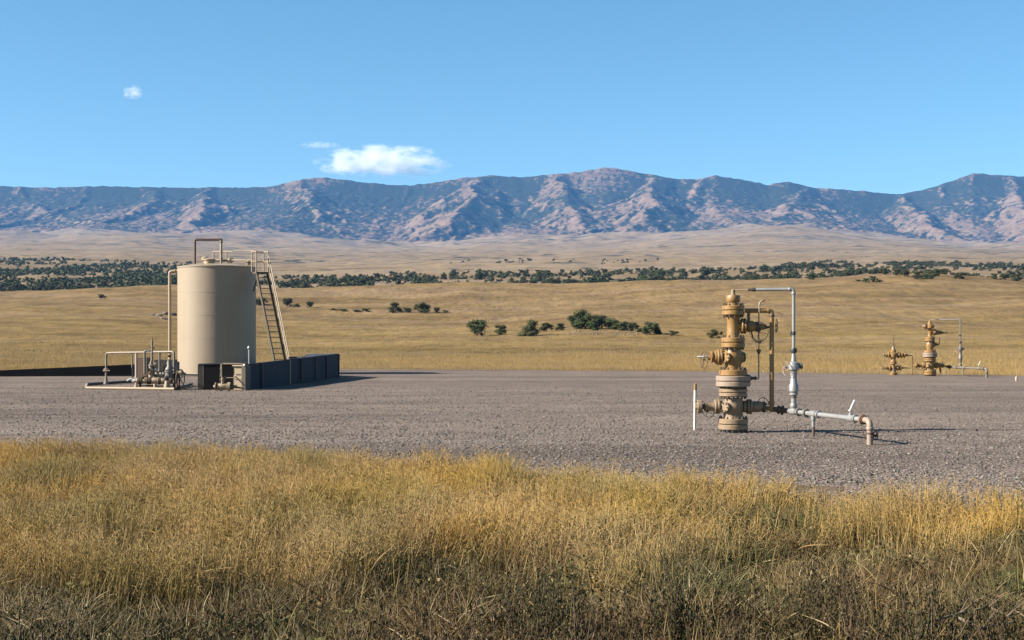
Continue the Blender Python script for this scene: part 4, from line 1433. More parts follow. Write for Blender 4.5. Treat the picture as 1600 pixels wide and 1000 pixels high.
# main horizontal valve train
slat('pipe_run', [(0, 19), (300, 20)], S(520, 428, 47.8), X, tn)
for zx, r, w, mt in ((500, 14, 30, M['white']), (535, 26, 16, tn), (556, 32, 10, M['nut']), (572, 32, 10, M['nut']), (590, 26, 36, tn), (628, 33, 9, M['nut']), (642, 33, 10, ru), (656, 33, 8, M['nut']), (668, 28, 52, tn), (724, 35, 10, tn), (738, 35, 10, M['nut']), (752, 30, 44, tn), (796, 36, 12, M['nut'])):
    slat('flange' if r > 31 else 'valve_body', [(0, r * 0.93), (w * 0.15, r), (w * 0.85, r), (w, r * 0.93)], S(zx, 428, 47.8), X, mt)
stube('valve_handle', [S(450, 430, 48), S(478, 408, 48), S(500, 414, 48)], 0.024, M['white'], 0.03)
stube('valve_handle', [S(478, 410, 48), S(500, 438, 48)], 0.018, M['white'])
slat('pipe_support', [(0, 26), (20, 30), (50, 22), (78, 20)], S(806, 506, 47.4), Z, tn)
slat('pipe_support', [(0, 16), (40, 16)], S(700, 496, 47.5), Z, tn, 12)
slat('pipe_support', [(0, 14), (60, 14)], S(560, 500, 47.8), Z, ru, 12)
# big grey separator pot and the hand wheel beside it
slat('separator_pot', [(0, 42), (16, 44), (18, 36), (52, 34), (56, 41), (66, 41), (70, 34), (92, 32), (104, 22), (112, 17), (170, 15)], S(824, 408, 47.9), Z, M['grey'])
slat('pot_riser', [(0, 13), (60, 13)], S(822, 300, 48.2), Z, mo_, 14)
slat('pipe_coupling', [(0, 19), (20, 19)], S(822, 218, 48.2), Z, ru, 14)
slat('pipe_coupling', [(0, 19), (20, 19)], S(822, 280, 48.2), Z, mo_, 14)
slat('pot_base', [(0, 52), (16, 56), (40, 56), (50, 48)], S(850, 454, 47.9), Z, ru)
slat('pot_body', [(0, 40), (10, 46), (60, 46), (70, 40)], S(846, 408, 48.1), X, ru)
hw_ = MB().ring(S(924, 408, 47.6), (1, -0.25, 0), 80 * 47.4 / F / 5.714, 0.02, 26, 8).build('handwheel', ru, sk)
for th in (0.3, 1.35, 2.4):
    dv = Vector((0.24 * math.cos(th), 0.97 * math.cos(th), math.sin(th))) * 80 * 47.4 / F / 5.714
    MB().tube([S(924, 408, 47.6) - dv, S(924, 408, 47.6) + dv], 0.014, 6).build('spoke', ru, hw_)
slat('valve_stem', [(0, 14), (40, 14), (42, 30), (54, 30)], S(886, 356, 47.7), X, tn)
slat('wheel_stand', [(0, 12), (90, 10)], S(912, 500, 47.5), Z, ru, 10)
slat('pipe_support', [(0, 12), (80, 12)], S(870, 506, 47.5), Z, ru, 10)
stube('drain_pipe', [S(930, 372, 48.2), S(1084, 376, 50.2)], 0.028, tn)
# boxes behind the valves
bx = MB(); bx.box(S(590, 335, 51.5), (0.42, 0.5, 0.95)); bx.build('meter_box', M['redbox'], sk, smooth=False)
bx = MB(); bx.box(S(795, 335, 50.6), (0.72, 0.5, 0.78)); bx.build('meter_box', M['stairs'], sk, smooth=False)
bx = MB(); bx.box(S(900, 320, 50.0), (0.07, 0.3, 0.5)); bx.build('box_plate', M['dark'], sk, smooth=False)
for zx, zy, r in ((640, 330, 17), (712, 330, 15), (780, 300, 14), (590, 402, 13)):
    slat('gauge', [(0, r), (8, r), (9, r - 4), (10, r - 4)], S(zx, zy, 47.6), (0.2, -1, 0.1), ru if r != 15 else M['galv'], 16)
    stube('gauge_stem', [S(zx, zy, 47.7), S(zx, zy + 34, 47.8)], 0.014, ru)
for zx0, zy0, zx1, zy1 in ((570, 402, 640, 380), (690, 350, 800, 352), (770, 410, 772, 300), (846, 300, 900, 352), (610, 470, 700, 470), (560, 470, 800, 486)):
    stube('tubing', [S(zx0, zy0, 47.9), S(zx1, zy1, 48.0)], 0.017, ru if zy0 > 380 else mo_)
for zx in (700, 738, 762):
    slat('plug', [(0, 9), (12, 9)], S(zx, 364, 47.7), X, M['white'], 10)


# ------------------------------------------------------------------ trees
def leaf_quads(c, nrm, size, rng):
    """(n,4,3) small leaf faces at c, roughly facing nrm"""
    n = len(c)
    nrm = nrm + 0.9 * rng.normal(size=(n, 3))
    nrm /= np.linalg.norm(nrm, axis=1, keepdims=True) + 1e-9
    a = np.cross(nrm, rng.normal(size=(n, 3)))
    a /= np.linalg.norm(a, axis=1, keepdims=True) + 1e-9
    b_ = np.cross(nrm, a)
    a = a * size[:, None] * 0.5; b_ = b_ * size[:, None] * 0.36
    return np.stack([c - a, c - b_ * 0.9, c + a, c + b_ * 1.1], 1)


def juniper_crown(seed, leaves, size, width=0.62, low=0.12, clumps=16):
    rng = np.random.default_rng(seed)
    cl = []
    for k in range(clumps):
        z = low + 0.06 + (0.80 - low) * rng.random() ** 1.15
        rmax = width * math.sqrt(max(0.05, 1 - ((z - 0.36) / 0.66) ** 2)) * 0.68
        th = rng.random() * 6.283
        rr = rmax * (0.25 + 0.75 * math.sqrt(rng.random()))
        cl.append((rr * math.cos(th), rr * math.sin(th), z, 0.13 + 0.11 * rng.random()))
    cl.append((0, 0, 0.5, 0.32)); cl.append((0.05, 0.02, 0.8, 0.15))
    cl = np.array(cl)
    w = cl[:, 3] ** 2
    k = rng.choice(len(cl), leaves, p=w / w.sum())
    dv = rng.normal(size=(leaves, 3)); dv /= np.linalg.norm(dv, axis=1, keepdims=True)
    rad = cl[k, 3] * (0.72 + 0.42 * rng.random(leaves))
    c = cl[k, :3] + dv * rad[:, None] * np.array([1, 1, 0.85])
    c[:, 2] = np.maximum(c[:, 2], low * 0.6)
    q = leaf_quads(c, dv * 1.3, size * (0.6 + 0.8 * rng.random(leaves)), rng)
    # opaque heart of each clump
    core = octa[None] * (cl[:, 3] * 0.72)[:, None, None] + cl[:, None, :3]
    return q.reshape(-1, 3), core.reshape(-1, 3), len(cl)


def crown_mesh(name, seed, leaves, size, mats, trunk=False, **kw):
    q, core, nc = juniper_crown(seed, leaves, size, **kw)
    nq = len(q) // 4
    fq = np.arange(nq * 4).reshape(-1, 4)
    v_ = [q, core]
    f3 = (octf[None] + nq * 4 + 6 * np.arange(nc)[:, None, None]).reshape(-1, 3)
    f3 = np.concatenate([f3, f3[:, 2:3]], 1)
    tri = np.concatenate([fq[:, [0, 1, 2]], fq[:, [0, 2, 3]], f3[:, :3]])
    idx_ = np.zeros(len(tri), int)
    verts = np.concatenate(v_)
    if trunk:
        ang = np.arange(5) * 1.2566
        r0_ = np.stack([0.035 * np.cos(ang), 0.035 * np.sin(ang), np.full(5, -0.03)], 1)
        r1_ = np.stack([0.02 * np.cos(ang), 0.02 * np.sin(ang), np.full(5, 0.4)], 1)
        o = len(verts)
        verts = np.concatenate([verts, r0_, r1_])
        tf = []
        for k in range(5):
            k2 = (k + 1) % 5
            tf += [(o + k, o + k2, o + 5 + k2), (o + k, o + 5 + k2, o + 5 + k)]
        tri = np.concatenate([tri, np.array(tf)])
        idx_ = np.concatenate([idx_, np.ones(len(tf), int)])
    return np_mesh(name, verts, tri, mats, idx_, link=False)


def trunk_mesh(seed):
    rng = random.Random(seed)
    mb = MB()
    mb.tube([(0, 0, -0.06), (0.01, 0, 0.1), (-0.02, 0.02, 0.3), (0.02, 0, 0.62)], [0.05, 0.038, 0.03, 0.012], 7)
    for k in range(6):
        th = k * 1.05 + rng.random()
        z = 0.10 + 0.06 * k
        r = 0.22 + 0.14 * rng.random()
        mb.tube([(0, 0, z), (r * .5 * math.cos(th), r * .5 * math.sin(th), z + 0.07), (r * math.cos(th), r * math.sin(th), z + 0.2)], [0.02, 0.014, 0.006], 5)
    me = bpy.data.meshes.new('trunk')
    me.from_pydata(mb.v, [], mb.f)
    me.materials.append(M['bark'])
    return me


CROWNS = [crown_mesh('crown', 100 + k, 2200, 0.052, [M['juniper']], width=wd0, low=lw0, clumps=cn)
          for k, (wd0, lw0, cn) in enumerate(((0.66, 0.03, 22), (0.58, 0.0, 20), (0.72, 0.02, 24), (0.54, 0.0, 18), (0.64, 0.0, 20)))]
TRUNKS = [trunk_mesh(k) for k in range(3)]
BUSH = [crown_mesh('crown', 140 + k, 1500, 0.075, [M['juniper']], width=0.95, low=0.0, clumps=12) for k in range(3)]


def near_tree(u, yb, hpx, d, label, wf=1.0, v_=None, name='juniper_tree', cat='tree', group='junipers scattered over the dry meadow'):
    d = d * 1.0
    X_ = (u - 800) * d / F
    z_ = float(ground_z(X_, d))
    o = thing(name, label, cat, (X_, d, z_ - 0.05), RNG.random() * 6.28, group)
    h = hpx * d / F * 1.14
    o.scale = (h * wf * 1.42, h * wf * 1.42, h)
    k = int(RNG.integers(len(CROWNS))) if v_ is None else v_
    bush = name != 'juniper_tree'
    c = bpy.data.objects.new('crown', BUSH[k % 3] if bush else CROWNS[k]); COL.objects.link(c); c.parent = o
    if not bush:
        t_ = bpy.data.objects.new('trunk', TRUNKS[k % 3]); COL.objects.link(t_); t_.parent = o
    return o


def dist_for(u, yb, lo=95.0, hi=900.0):
    """distance at which the ground along column u shows at row yb"""
    dd = np.geomspace(lo, hi, 1500)
    zz = ground_z((u - 800) * dd / F, dd)
    yy_ = HOR - (zz - EYE) * F / dd
    k = np.argmax(yy_ <= yb)
    return float(dd[k]) if yy_[k] <= yb else hi


NEAR_TREES = [
    (408, 477, 11, 1.05, 'small juniper seen through the tank ladder rungs'),
    (448, 479, 12, 1.0, 'small round juniper just past the tank ladder'),
    (485, 481, 9, 1.05, 'small juniper standing alone, second one past the tank ladder'),
    (618, 488, 14, 1.0, 'broad juniper at the start of the short meadow row behind the gravel'),
    (659, 489, 15, 1.0, 'largest juniper of the short row on the middle meadow'),
    (682, 489, 8, 0.9, 'little round juniper near the end of the short meadow row'),
    (745, 525, 23, 1.05, 'big round juniper first of the loose row before the rocky rise'),
    (782, 523, 14, 1.0, 'small open juniper between the two big round ones'),
    (828, 525, 24, 1.02, 'big round juniper nearest the rocky rise, third of the loose row'),
    (854, 518, 13, 1.0, 'small juniper behind the loose row, beside the big third tree'),
    (875, 516, 10, 1.1, 'lowest bushy juniper at the foot of the rocky rise'),
    (903, 514, 22, 1.0, 'juniper at the start of the dense clump, leaning on the tallest'),
    (915, 514, 29, 1.0, 'tallest juniper topping the dense clump on the rocky rise'),
    (927, 516, 17, 0.8, 'narrow bright juniper in front of the tallest one in the clump'),
    (940, 513, 19, 1.0, 'juniper just right of the tallest one in the clump'),
    (953, 514, 16, 1.0, 'round juniper in the middle of the dense clump'),
    (965, 515, 15, 1.0, 'juniper past the middle of the dense clump'),
    (977, 517, 14, 0.95, 'smaller juniper near the low end of the dense clump'),
    (989, 518, 13, 0.9, 'last upright juniper at the low end of the dense clump'),
    (1015, 523, 19, 0.95, 'separate juniper right after the dense clump on the rise'),
    (1027, 522, 11, 0.9, 'short juniper touching the separate tree after the clump'),
    (1270, 437, 10, 0.95, 'lone juniper on the hill crest past the wellhead vent line'),
    (1380, 429, 9, 1.0, 'first small juniper of the crest row on the hill'),
    (1400, 430, 9, 1.0, 'second small juniper of the crest row on the hill'),
    (1414, 432, 9, 1.1, 'third juniper of the crest row, with a shadow beside it'),
    (1435, 436, 11, 1.0, 'rounded juniper lower down the hill crest, before the wide one'),
    (1449, 436, 12, 1.2, 'widest juniper on the hill crest over the distant wellhead'),
    (1462, 432, 12, 1.0, 'juniper behind the widest one on the hill crest'),
    (1476, 428, 9, 1.1, 'juniper high on the crest beyond the widest one'),
    (1498, 436, 10, 1.1, 'isolated juniper with a shadow on the hill side past the crest row'),
    (1553, 436, 8, 1.0, 'small juniper far along the hill crest near the picture edge'),
    (1570, 437, 9, 1.15, 'paired juniper near the far end of the hill crest'),
    (1588, 439, 10, 1.0, 'last full juniper on the hill crest at the picture edge'),
]
for u, yb, hp, wf, lab in NEAR_TREES:
    dd = dist_for(u, yb)
    if u > 1200:
        dd = min(dd, 742)
    near_tree(u, yb, hp, dd, lab, wf)
NEAR_BUSHES = [
    (158, 466, 6, 1.3, 'single dark bush alone on the meadow far beyond the black wall'),
    (463, 480, 5, 1.2, 'low bush between two small junipers past the ladder'),
    (635, 488, 7, 1.3, 'low wide bush between two junipers of the short row'),
    (612, 489, 4, 1.2, 'tiny bush before the first juniper of the short row'),
    (696, 489, 4, 1.3, 'tiny bush ending the short juniper row'),
    (1000, 519, 6, 1.2, 'low bush between the dense clump and the separate juniper'),
    (1053, 524, 7, 1.2, 'small lone bush past the separate juniper on the meadow'),
    (1117, 528, 12, 1.0, 'round green bush on the meadow just behind the wellhead'),
    (1340, 440, 3, 2.2, 'flat low bush at the near end of the crest thicket'),
    (1352, 441, 6, 1.1, 'round bush in the small crest thicket'),
    (1363, 441, 9, 0.9, 'tallest bush of the small crest thicket'),
    (1373, 441, 4, 1.5, 'flat low bush ending the small crest thicket'),
    (520, 485, 3, 2.6, 'first pale low shrub of the thin meadow line'),
    (537, 486, 3, 3.0, 'second pale low shrub of the thin meadow line'),
    (556, 487, 3, 3.0, 'third pale low shrub of the thin meadow line'),
    (572, 487, 5, 1.6, 'last and tallest pale shrub of the thin meadow line'),
]
for u, yb, hp, wf, lab in NEAR_BUSHES:
    near_tree(u, yb, hp, min(dist_for(u, yb), 742), lab, wf, name='juniper_bush', cat='bush', group='bushes on the dry meadow')

# the belt of junipers beyond the crest
BELT = [crown_mesh('belt_juniper', 160 + k, 620, 0.085, [M['juniper'], M['bark']], trunk=False, width=w0, low=0.05, clumps=9)
        for k, w0 in enumerate((0.64, 0.6, 0.7, 0.55, 0.66, 0.74))]
FARM = [crown_mesh('far_juniper', 180 + k, 80, 0.24, [M['juniper'], M['bark']], width=0.8, low=0.0, clumps=3) for k in range(4)]


def scatter(n, u0, u1, d0, d1, seed, thr, fu=90.0, fd=0.22, pw=1.0):
    rng = np.random.default_rng(seed)
    out = []
    tries = 0
    while len(out) < n and tries < 60:
        tries += 1
        u = u0 + (u1 - u0) * rng.random(2000)
        d = d0 * (d1 / d0) ** (rng.random(2000) ** pw)
        f = fbm(u / fu + seed, np.log(d) / fd, 3, seed % 50)
        k = f + 0.25 * rng.normal(size=2000) > thr
        out.extend(zip(u[k], d[k]))
    return np.array(out[:n])


def belt_objects(pts, label, group, hlo=4.2, hhi=8.2):
    for u, d in pts:
        X_ = (u - 800) * d / F
        o = bpy.data.objects.new('belt_juniper', BELT[int(RNG.integers(len(BELT)))])
        COL.objects.link(o)
        o.location = (X_, d, float(ground_z(X_, d)) - 0.1)
        o.rotation_euler = (0, 0, RNG.random() * 6.28)
        h = hlo + (hhi - hlo) * RNG.random() ** 1.3
        w = h * (1.0 + 0.5 * RNG.random())
        o.scale = (w, w, h)
        tag(o, label, 'tree', group)


def woodland(name, pts, hlo, hhi, label=None):
    vs, fs, o = [], [], 0
    bases = []
    for me in FARM:
        v_ = np.empty(len(me.vertices) * 3, np.float32); me.vertices.foreach_get('co', v_)
        f_ = np.empty(len(me.polygons) * 3, np.int32); me.polygons.foreach_get('vertices', f_)
        bases.append((v_.reshape(-1, 3), f_.reshape(-1, 3)))
    pts = np.asarray(pts)
    zz = ground_z((pts[:, 0] - 800) * pts[:, 1] / F, pts[:, 1])
    for (u, d), z_ in zip(pts, zz):
        v_, f_ = bases[int(RNG.integers(4))]
        h = hlo + (hhi - hlo) * RNG.random() ** 1.4
        w = h * (1.05 + 0.6 * RNG.random())
        vs.append(v_ * np.array([w, w, h]) + np.array([(u - 800) * d / F, d, z_ - 0.2]))
        fs.append(f_ + o); o += len(v_)
    ob = np_mesh(name, np.concatenate(vs), np.concatenate(fs), [M['juniper']])
    ob['kind'] = 'stuff'
    if label:
        ob['label'] = label
    return ob


belt_objects(scatter(105, 430, 1010, 930, 1330, 5, 0.05, 60), 'dark juniper crowded in the long tree belt behind the middle meadow crest', 'junipers in the tree belt behind the meadow')
belt_objects(scatter(62, 1010, 1372, 930, 1400, 7, 0.05, 60), 'small dark juniper in the thinner belt behind the wellhead vent line', 'junipers in the thinner belt behind the wellhead')
belt_objects(scatter(62, -40, 280, 930, 1150, 9, 0.0, 60), 'dark juniper at the front of the dense wood left of the tank', 'junipers at the front of the wood by the tank')
woodland('distant_woodland', np.vstack([scatter(1700, -150, 300, 1050, 2350, 15, -0.12, 130, 0.16), scatter(140, 150, 420, 1150, 1700, 17, 0.2, 50)]), 3.0, 6.0)
woodland('distant_woodland', np.vstack([scatter(480, 400, 1010, 1000, 1500, 19, 0.0, 60), scatter(60, 700, 1030, 2200, 2700, 23, 0.35, 60, 0.1)]), 2.6, 5.2)
woodland('distant_woodland', np.vstack([scatter(380, 1000, 1420, 1000, 1560, 25, 0.0, 60), scatter(800, 1220, 1780, 1450, 1950, 27, -0.05, 90, 0.14), scatter(120, 1380, 1780, 930, 1300, 29, 0.15, 70)]), 2.6, 5.2)


# ------------------------------------------------------------------ rocks on the meadow
def rock(u, yb, w_px, h_px, label, mat, seed, d=None, name='boulder', group=None):
    d = d or dist_for(u, yb)
    X_ = (u - 800) * d / F
    rng = np.random.default_rng(seed)
    import bmesh
    bm = bmesh.new()
    bmesh.ops.create_icosphere(bm, subdivisions=2, radius=0.5)
    for v_ in bm.verts:
        v_.co *= 0.75 + 0.5 * rng.random()
    me = bpy.data.meshes.new(name); bm.to_mesh(me); bm.free()
    me.materials.append(mat)
    o = bpy.data.objects.new(name, me); COL.objects.link(o)
    o.location = (X_, d, float(ground_z(X_, d)) + h_px * d / F * 0.25)
    o.scale = (w_px * d / F, w_px * d / F * 0.8, h_px * d / F)
    tag(o, label, 'rock', group)
    return o


M['rock'] = paint('lichen_rock', (0.24, 0.18, 0.135), 0.9, dirt=(0.09, 0.07, 0.055), amount=0.7, scale=1.2)
M['slate'] = paint('grey_rock', (0.17, 0.155, 0.15), 0.9, dirt=(0.07, 0.07, 0.075), amount=0.6, scale=1.5)
rock(1124, 553, 15, 11, 'grey angular boulder on the meadow edge behind the wellhead flanges', M['slate'], 1, d=105)
for k, (u, yb, w, h, lab) in enumerate([
        (240, 493, 9, 5, 'first flat rock of the outcrop beside the tank downpipe'),
        (249, 494, 12, 6, 'broad rock in the middle of the outcrop beside the tank downpipe'),
        (259, 492, 10, 8, 'tallest rock of the outcrop beside the tank downpipe'),
        (270, 493, 12, 7, 'rock of the outcrop showing between downpipe and tank'),
        (256, 499, 14, 4, 'low pale slab in front of the outcrop beside the tank downpipe')]):
    rock(u, yb, w, h, lab, M['rock'], 20 + k, group='outcrop rocks beside the tank')
rk_ = []
rng = np.random.default_rng(77)
rv, rf, ro = [], [], 0
for k in range(150):
    u = 880 + 130 * rng.random() if k < 110 else 720 + 60 * rng.random()
    yb = (515 + 10 * rng.random()) if k < 110 else 491 + 3 * rng.random()
    d_ = dist_for(u, yb)
    s_ = (0.10 + 0.22 * rng.random() ** 2)
    X_ = (u - 800) * d_ / F
    rv.append(octa * (0.7 + 0.6 * rng.random((6, 1))) * s_ * np.array([1.4, 1.1, 0.8]) + np.array([X_, d_, float(ground_z(X_, d_)) + 0.1 * s_]))
    rf.append(octf + ro); ro += 6
o = np_mesh('scattered_rocks', np.concatenate(rv), np.concatenate(rf), [M['rock']])
o['kind'] = 'stuff'


# ------------------------------------------------------------------ grasses as strands
def strands(name, roots, h, lean, az, root_tint, tip_tint, rad, npt=5, head=None, wig=0.0, kinds='stuff'):
    n = len(roots)
    cv = bpy.data.hair_curves.new(name)
    cv.add_curves([npt] * n)
    t_ = np.linspace(0, 1, npt)[None, :]
    hx = np.cos(az)[:, None]; hy = np.sin(az)[:, None]
    side = lean[:, None] * (0.25 * t_ + 0.75 * t_ ** 2.2) * h[:, None]
    up_ = h[:, None] * t_ * np.sqrt(np.clip(1 - 0.55 * (lean[:, None] * t_) ** 2, 0.1, 1))
    x = roots[:, 0:1] + side * hx + wig * h[:, None] * RNG.normal(size=(n, npt)) * t_
    y = roots[:, 1:2] + side * hy + wig * h[:, None] * RNG.normal(size=(n, npt)) * t_
    z_ = roots[:, 2:3] + up_ + wig * 0.6 * h[:, None] * RNG.normal(size=(n, npt)) * t_
    pos = np.stack([x, y, z_], -1).astype(np.float32)
    cv.attributes['position'].data.foreach_set('vector', pos.ravel())
    rr = rad[:, None] * (1 - 0.75 * t_ ** 1.5)
    if head is not None:
        prof = np.interp(t_[0], [0, 0.68, 0.8, 0.9, 1], [0, 0, 1, 0.9, 0.15])[None]
        rr = rr + head[:, None] * prof
    ra = cv.attributes.get('radius') or cv.attributes.new('radius', 'FLOAT', 'POINT')
    ra.data.foreach_set('value', rr.astype(np.float32).ravel())
    for nm, tint in (('root_tint', root_tint), ('tip_tint', tip_tint)):
        a = cv.attributes.new(nm, 'FLOAT_COLOR', 'CURVE')
        a.data.foreach_set('color', np.concatenate([tint, np.ones((n, 1))], 1).astype(np.float32).ravel())
    cv.materials.append(M['grass'])
    o = bpy.data.objects.new(name, cv)
    COL.objects.link(o)
    o['kind'] = kinds
    return o


def blend(w, a, b_):
    return a * (1 - w[:, None]) + b_ * w[:, None]


C3 = lambda *c: np.array(c, float)[None]


def field(n, y0, y1, margin=1.34):
    d = np.sqrt(y0 ** 2 + (y1 ** 2 - y0 ** 2) * RNG.random(n))
    x = (RNG.random(n) - 0.5) * 2 * (0.364 * margin * d + 0.5)
    return x, d


def low_zone(x, y):
    """1 where the dark weeds stand, 0 in the gold grass"""
    yb = 10.1 + 0.42 * x + 2.0 * fbm(x / 1.5, y / 1.3, 4, 81)
    return sstep(1.1, -1.1, y - yb)


# gold and straw grass
x, y = field(600000, 4.3, 19.5)
edge = pad_near_y(x) + 0.25 * fbm(x / 1.2, y / 1.2, 3, 83)
w_low = low_zone(x, y)
dens = np.clip(0.62 + 0.55 * fbm(x / 0.9, y / 0.9, 3, 85), 0.1, 1) * (1 - 0.97 * w_low)
e_ = (edge - y)
dens = dens * np.clip(0.06 + (e_ + 0.3) / 0.7, 0, 1) * (e_ > -0.9)
k = RNG.random(len(x)) < dens
x, y, w_low, e_ = x[k], y[k], w_low[k], e_[k]
n = len(x)
p1 = np.clip(0.5 + 0.9 * fbm(x / 1.6, y / 1.4, 4, 87), 0, 1)       # gold or pale straw
p2 = np.clip(0.45 + 1.1 * fbm(x / 1.1 + 9, y / 1.8, 4, 89), 0, 1)   # greenness
p3 = np.clip(-0.1 + 1.0 * fbm(x / 1.3 - 5, y / 1.0, 4, 91), 0, 1)   # brown clumps
leftish = sstep(1.5, -4.0, x)
tip = blend(p1, C3(0.53, 0.325, 0.075), C3(0.48, 0.34, 0.15))
tip = blend(np.clip(0.55 * leftish * p1, 0, 1), tip, C3(0.34, 0.225, 0.085))
tip = blend(0.65 * p3, tip, C3(0.24, 0.145, 0.07))
tip = blend(0.55 * np.clip(p2 * 1.3 - 0.4, 0, 1), tip, C3(0.27, 0.22, 0.05))
tip = blend(np.clip(0.6 * w_low, 0, 1), tip, C3(0.25, 0.18, 0.06))
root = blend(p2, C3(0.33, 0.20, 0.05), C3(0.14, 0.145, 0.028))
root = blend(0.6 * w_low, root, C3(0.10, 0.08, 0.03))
br = 0.75 + 0.5 * RNG.random((n, 1))
hgt = (0.36 + 0.26 * RNG.random(n) ** 1.3 + 0.15 * fbm(x / 0.75, y / 0.75, 3, 93)) * np.clip(0.45 + e_ / 1.3, 0.35, 1)
az = 0.6 + 2.2 * fbm(x / 1.3, y / 1.3, 3, 117) + 0.8 * RNG.normal(size=n)
lean = np.abs(0.12 + 0.28 * np.clip(fbm(x / 0.8, y / 0.8, 3, 119), -0.3, 1) + 0.14 * RNG.normal(size=n)) + (RNG.random(n) < 0.05) * 0.6
headed = (RNG.random(n) < 0.35) * (0.0018 + 0.002 * RNG.random(n))
gz = ground_z(x, y)
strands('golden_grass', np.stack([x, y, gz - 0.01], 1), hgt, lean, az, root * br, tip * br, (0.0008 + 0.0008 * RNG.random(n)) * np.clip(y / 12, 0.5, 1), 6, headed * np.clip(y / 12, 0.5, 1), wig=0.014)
# feathery spikelets round the tips of every third stalk
pick = np.flatnonzero((RNG.random(n) < 0.42) & (w_low < 0.85))
rep = np.repeat(pick, 4)
m_ = len(rep)
tt_ = np.tile(np.array([0.99, 0.92, 0.85, 0.78]), len(pick))
H_, Ln_, A_z = hgt[rep], lean[rep], az[rep]
sd_ = Ln_ * (0.25 * tt_ + 0.75 * tt_ ** 2.2) * H_
rt_ = np.stack([x[rep] + sd_ * np.cos(A_z), y[rep] + sd_ * np.sin(A_z), gz[rep] - 0.01 + H_ * tt_ * np.sqrt(np.clip(1 - 0.55 * (Ln_ * tt_) ** 2, 0.1, 1))], 1)
tn_ = tip[rep] * np.array([[1.06, 1.0, 0.95]]) * (0.75 + 0.5 * RNG.random((m_, 1)))
strands('grass_seed_heads', rt_, 0.030 + 0.035 * RNG.random(m_), 0.7 + 0.5 * RNG.random(m_), RNG.random(m_) * 6.283, tn_, tn_, 0.0014 + 0.0012 * RNG.random(m_), 3)

# undergrowth of dark and rusty weeds close to the viewer
x, y = field(300000, 4.3, 14)
w_low = low_zone(x, y)
dens = w_low * np.clip(0.65 + 0.7 * fbm(x / 0.8, y / 0.8, 3, 95), 0.08, 1)
k = RNG.random(len(x)) < dens
x, y = x[k], y[k]; n = len(x)
q1 = np.clip(0.5 + 1.1 * fbm(x / 0.9, y / 0.8, 4, 97), 0, 1)
q2 = np.clip(0.35 + 1.1 * fbm(x / 1.2 + 4, y / 1.0, 4, 99), 0, 1)
tip = blend(q1, C3(0.078, 0.082, 0.020), C3(0.14, 0.078, 0.029))
tip = blend(q2 * 0.6, tip, C3(0.27, 0.185, 0.085))
pale = RNG.random(n) < 0.06
tip[pale] = np.array([0.42, 0.32, 0.17])
root = blend(q1, C3(0.06, 0.062, 0.02), C3(0.09, 0.055, 0.028))
br = 0.7 + 0.6 * RNG.random((n, 1))
hgt = 0.24 + 0.2 * RNG.random(n) + 0.16 * fbm(x / 0.8, y / 0.8, 3, 101)
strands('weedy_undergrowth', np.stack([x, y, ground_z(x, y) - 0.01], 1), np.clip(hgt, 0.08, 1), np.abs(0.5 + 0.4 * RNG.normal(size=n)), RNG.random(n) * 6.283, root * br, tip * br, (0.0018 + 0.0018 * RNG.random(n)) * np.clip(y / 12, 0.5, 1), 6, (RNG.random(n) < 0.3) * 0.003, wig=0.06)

# leafy litter between the weeds: small curled leaves
n = 230000
x, y = field(n, 4.3, 14.0)
k = RNG.random(n) < low_zone(x, y) * np.clip(0.6 + 0.8 * fbm(x / 0.7, y / 0.7, 3, 103), 0.05, 1)
x, y = x[k], y[k]; n = len(x)
zz = ground_z(x, y) + 0.03 + 0.36 * RNG.random(n) ** 1.4 * np.clip(0.6 + 0.7 * fbm(x / 0.7, y / 0.7, 3, 103), 0.15, 1.2)
q = leaf_quads(np.stack([x, y, zz], 1), np.tile(np.array([[-.3, -.4, .6]]), (n, 1)), 0.016 + 0.02 * RNG.random(n), RNG).reshape(-1, 3)
q1 = np.clip(0.5 + 1.1 * fbm(x / 0.9, y / 0.8, 4, 97), 0, 1)
tint = blend(q1, C3(0.09, 0.093, 0.026), C3(0.165, 0.094, 0.038))
tint = blend((RNG.random(n) < 0.12) * 0.8, tint, C3(0.34, 0.25, 0.13)) * (0.6 + 0.8 * RNG.random((n, 1)))
lf = np_mesh('weed_leaves', q, np.arange(n * 4).reshape(-1, 4), [M['stone']])
lf['kind'] = 'stuff'
ca = lf.data.attributes.new('tint', 'FLOAT_COLOR', 'POINT')
ca.data.foreach_set('color', np.repeat(np.concatenate([tint, np.ones((n, 1))], 1), 4, axis=0).astype(np.float32).ravel())

# short meadow grass along the far edge of the gravel
n = 90000
d = 60 + 75 * RNG.random(n) ** 1.6
x = (RNG.random(n) - 0.5) * 0.86 * d
fy = np.interp(x, FAR[::-1, 0], FAR[::-1, 1])
k = d > fy + 0.2 + 0.9 * fbm(x / 3, d / 3, 3, 105)
x, d = x[k], d[k]; n = len(x)
p1 = np.clip(0.5 + 0.9 * fbm(x / 6, d / 9, 4, 107), 0, 1)
tip = blend(p1, C3(0.40, 0.26, 0.085), C3(0.37, 0.255, 0.12)) * (0.75 + 0.5 * RNG.random((n, 1)))
hgt = 0.13 + 0.16 * RNG.random(n) + 0.12 * np.clip(fbm(x / 4, d / 4, 3, 109), -0.4, 1)
strands('meadow_grass', np.stack([x, d, ground_z(x, d) - 0.01], 1), np.clip(hgt, .05, 1), np.abs(0.3 + 0.3 * RNG.normal(size=n)), RNG.random(n) * 6.283, tip * 0.9, tip * 1.1, 0.005 + 0.004 * RNG.random(n), 4)
